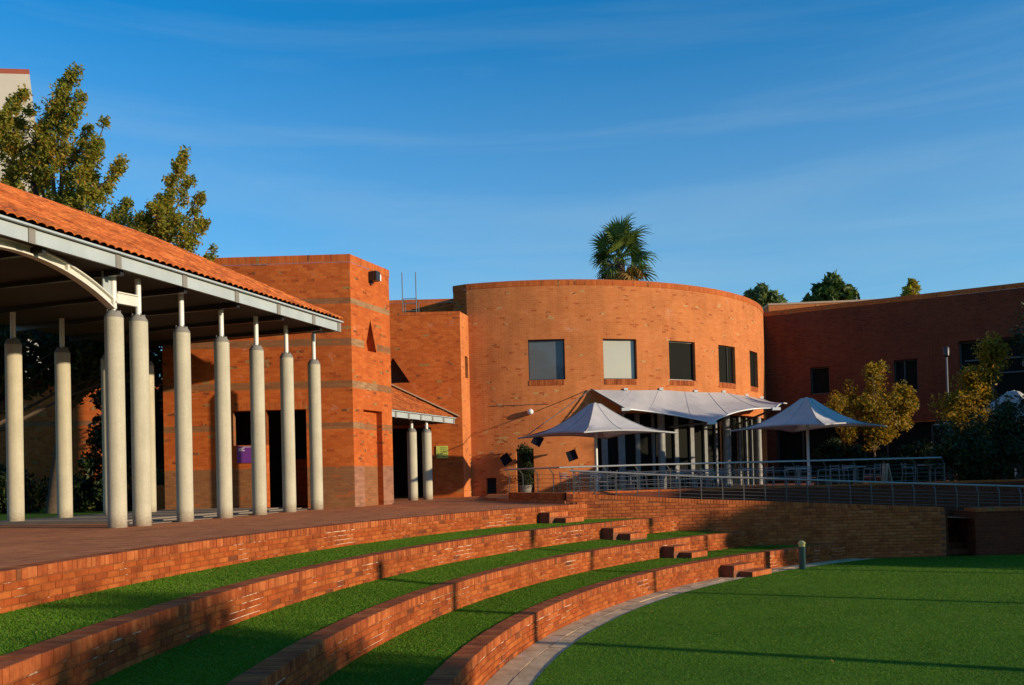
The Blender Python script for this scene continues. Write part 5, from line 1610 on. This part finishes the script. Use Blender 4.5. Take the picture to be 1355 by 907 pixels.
for k, (bx, by, bh) in enumerate([(-34, -16, 14), (-22, -20, 16), (-11, -17, 15), (1, -20, 16), (12, -18, 14), (-44, -6, 13), (22, -24, 13)]):  # unseen tree row, added behind the camera to cut sky fill in shade
    tree('sky_blocker_tree', (bx, by, 0), 'evergreen added behind the camera to dim skylight, %s of the row across the lawn' % ['first', 'second', 'third', 'fourth', 'fifth', 'sixth', 'seventh'][k], 'tree',
         [((bx, by, bh * 0.52), (6.2, 4.5, bh * 0.46), 4)], 9000, 0.55, M_LF_EV, clumps=110, trunk_r=0.4, group='unseen trees added behind the camera to dim skylight', seed=140 + k, csig=(1.0, 1.8), shell=0.2)
# distant trees above the roofs
def far_tree(px, Y, z, r, hz, label, mat, seed, name='distant_tree', n=6000, sz=0.3):
    xx = (px - 677.5) / 1181.17 * Y
    tree(name, (xx, Y, 1), label, 'tree', [((xx, Y, z), (r, r, hz), 4), ((xx + r * 0.5, Y, z - hz * 0.4), (r * 0.8, r * 0.8, hz * 0.6), 2), ((xx - r * 0.6, Y, z - hz * 0.5), (r * 0.7, r * 0.7, hz * 0.6), 2)],
         n, sz, mat, clumps=70, trunk_r=0.3, seed=seed, csig=(r * 0.25, r * 0.45), shell=0.2, group='distant trees above the roofline')
far_tree(1019, 66, 14.7, 1.4, 1.2, 'soft blue green tree just right of the curved building roof', M_LF_OL, 61)
far_tree(1105, 72, 16.4, 1.6, 1.3, 'dense dark rounded tree above the pale roof coping', M_LF_EV, 62, n=8000)
far_tree(1208, 70, 15.2, 1.2, 1.0, 'small ragged tree top above the shaded wing', M_LF_MIX, 63, n=2600)
far_tree(1213, 70.5, 16.4, 0.45, 0.9, 'thin upright sprig of the farthest tree above the shaded wing', M_LF_MIX, 64, n=900)

# palm
PX, PY_, PZ = 7.85, 62.0, 17.35
palm = thing('palm_tree', (PX, PY_, 0), 'fan palm with a shaggy skirt rising behind the curved building', 'palm tree')
m = MB(); m.tube([(PX, PY_, 0), (PX + 0.1, PY_, 9), (PX, PY_, PZ)], [0.5, 0.42, 0.36], 12); m.build('trunk', M_BARK, palm)
def frond_mesh(mat, L=1.9, fan=1.2, nb=22, droop=0.25, key='frond', seed=0):
    rg = random.Random(seed)
    m = MB()
    m.tube([(0, 0, 0), (L * 0.3, 0, 0.06), (L * 0.6, 0, 0.0)], [0.035, 0.025, 0.02], 4, cap=False)
    c = Vector((L * 0.58, 0, 0.0))
    half = nb // 2
    for k in range(nb):
        a = (k / (nb - 1) - 0.5) * 2 * 1.75
        l = fan * (0.62 + 0.38 * math.cos(a * 0.8)) * rg.uniform(0.9, 1.08)
        d = Vector((math.cos(a), math.sin(a), 0))
        sd_ = Vector((-d.y, d.x, 0))
        w = 0.075
        fold = 0.10 * (1 if k % 2 else -1) * 0.35
        # joined for the inner two fifths, then split, tips hanging
        b1_ = c + d * l * 0.45 + Vector((0, 0, abs(math.sin(a)) * 0.10 + fold))
        b2_ = c + d * l * 0.78 + Vector((0, 0, abs(math.sin(a)) * 0.10 - droop * 0.35 + fold))
        tip = c + d * l + Vector((0, 0, -droop * rg.uniform(0.8, 1.6)))
        m.face([c, b1_ - sd_ * w, b1_ + sd_ * w])
        m.face([b1_ - sd_ * w, b2_ - sd_ * w * 0.45, b2_ + sd_ * w * 0.45, b1_ + sd_ * w])
        m.face([b2_ - sd_ * w * 0.45, tip, b2_ + sd_ * w * 0.45])
    return m.mesh(key, mat)
FG = [frond_mesh(M_PALM, seed=i, droop=0.2 + 0.15 * i) for i in range(3)]
FD = [frond_mesh(M_PALMD, seed=10 + i, droop=0.5, nb=16) for i in range(2)]
for k in range(44):
    a = k * 2.39996 + rnd.uniform(-.3, .3)
    t = k / 43
    el = math.radians(82 - 104 * t ** 0.9 + rnd.uniform(-16, 16))
    me = rnd.choice(FG)
    q = Matrix.Translation((rnd.uniform(-.1, .1), rnd.uniform(-.1, .1), PZ + 0.5 - 0.7 * t)) @ Matrix.Rotation(a, 4, 'Z') @ Matrix.Rotation(-el, 4, 'Y') @ Matrix.Rotation(rnd.uniform(-.9, .9), 4, 'X') @ Matrix.Scale(rnd.choice((0.75, 0.9, 1.1, 1.32)), 4)
    link('frond', me, palm, mw=q)
for k in range(24):
    a = k * 2.39996 + 1
    t = k / 23
    el = math.radians(-28 - 48 * t + rnd.uniform(-8, 8))
    q = Matrix.Translation((0, 0, PZ - 0.1 - 1.7 * t)) @ Matrix.Rotation(a, 4, 'Z') @ Matrix.Rotation(-el, 4, 'Y') @ Matrix.Rotation(rnd.uniform(-.6, .6), 4, 'X') @ Matrix.Scale(rnd.uniform(0.85, 1.1), 4)
    link('dry_frond', rnd.choice(FD), palm, mw=q)

# ------------------------------------------------------------------ grass blades, fallen leaves
def blades(n, rfn, zfn, h, rng, name, label):
    pts = rfn(n, rng)
    n = len(pts)
    a = rng.uniform(0, 2 * PI, n); hh = h * rng.uniform(0.5, 1.4, n); w = 0.006 + 0.0 * a
    dx, dy = np.cos(a), np.sin(a)
    ln = rng.uniform(-0.5, 0.5, (n, 2)) * hh[:, None]
    V = np.empty((n, 3, 3))
    dist = np.hypot(pts[:, 0], pts[:, 1])
    w = 0.0035 + 0.00055 * dist
    V[:, 0] = np.stack([pts[:, 0] - dx * w, pts[:, 1] - dy * w, pts[:, 2] - 0.004], 1)
    V[:, 1] = np.stack([pts[:, 0] + dx * w, pts[:, 1] + dy * w, pts[:, 2] - 0.004], 1)
    V[:, 2] = np.stack([pts[:, 0] + ln[:, 0], pts[:, 1] + ln[:, 1], pts[:, 2] + hh], 1)
    o = link(name, mesh_np(name, V.reshape(-1, 3), np.arange(n * 3).reshape(n, 3), M_BLADE))
    tag(o, label, 'grass', kind='stuff')
rng = np.random.default_rng(8)
def lawn_pts(n, rng):
    Y = rng.uniform(7.5, WY - 0.3, n * 2) ; X = rng.uniform(-1, 16, n * 2)
    ok = (np.hypot(X - CX, Y - CY) < RPATH - 0.01) & (X < Y * 0.62 + 0.8)
    d = np.hypot(X, Y); ok &= rng.random(n * 2) < np.clip(14 / d, 0, 1) ** 1.0
    X, Y = X[ok][:n], Y[ok][:n]
    return np.stack([X, Y, np.full(len(X), 0.035)], 1)
blades(520000, lawn_pts, None, 0.0075, rng, 'lawn_grass', 'short mown green grass of the round lawn')
for i in range(3):
    rr, zt, zf = RINGS[i + 1]; ro, _, zo = RINGS[i]
    def tp(n, rng, rr=rr, ro=ro, zt=zt, zo=zo):
        r = rng.uniform(rr + 0.275, ro + 0.005, n); a = np.radians(rng.uniform(a0_of(ro, WY), 190, n))
        X = CX + r * np.cos(a); Y = CY + r * np.sin(a)
        f = (r - rr - 0.29) / (ro - rr - 0.29)
        z = (zt - 0.02) * (1 - f) + (zo + 0.02) * f
        ok = (Y < WY - 0.0) & (Y > 5)
        return np.stack([X, Y, z], 1)[ok]
    blades(160000, tp, None, 0.011, rng, 'tier_grass', ['grass of the top tier, under the plaza wall', 'grass of the middle tier between the second and third walls', 'grass of the lowest tier, above the path wall'][i])
# thin tufts creeping along wall feet already come with the tiers; scattered dry leaves
lf = MB()
def leaf_at(x, y, z, s):
    a = rnd.uniform(0, 2 * PI); t = Vector((math.cos(a), math.sin(a), rnd.uniform(-.3, .3))).normalized() * s
    u = Vector((-math.sin(a), math.cos(a), rnd.uniform(-.3, .3))).normalized() * s * 0.5
    c = Vector((x, y, z + s * 0.35 + 0.02)); lf.face([c - t, c + u, c + t, c - u])
for _ in range(260):
    y = rnd.uniform(8, 23.8); x = rnd.uniform(-1, 15)
    if math.hypot(x - CX, y - CY) < RPATH - 0.1: leaf_at(x, y, 0.04, rnd.uniform(0.02, 0.04))
for _ in range(200):
    i = rnd.randrange(3); rr = RINGS[i + 1]; ro = RINGS[i]
    f = rnd.random(); r = rr[0] + 0.3 + f * (ro[0] - rr[0] - 0.3)
    p = pol(r, rnd.uniform(134, 175)); leaf_at(p.x, p.y, rr[1] * (1 - f) + ro[2] * f, rnd.uniform(0.02, 0.035))
for _ in range(140):
    leaf_at(rnd.uniform(8, 16), WY - rnd.uniform(0.3, 2.2), 0.04, rnd.uniform(0.025, 0.045))
tag(lf.build('fallen_leaves', M_LF_GOLD), 'dry fallen leaves scattered over the grass', 'fallen leaves', kind='stuff')
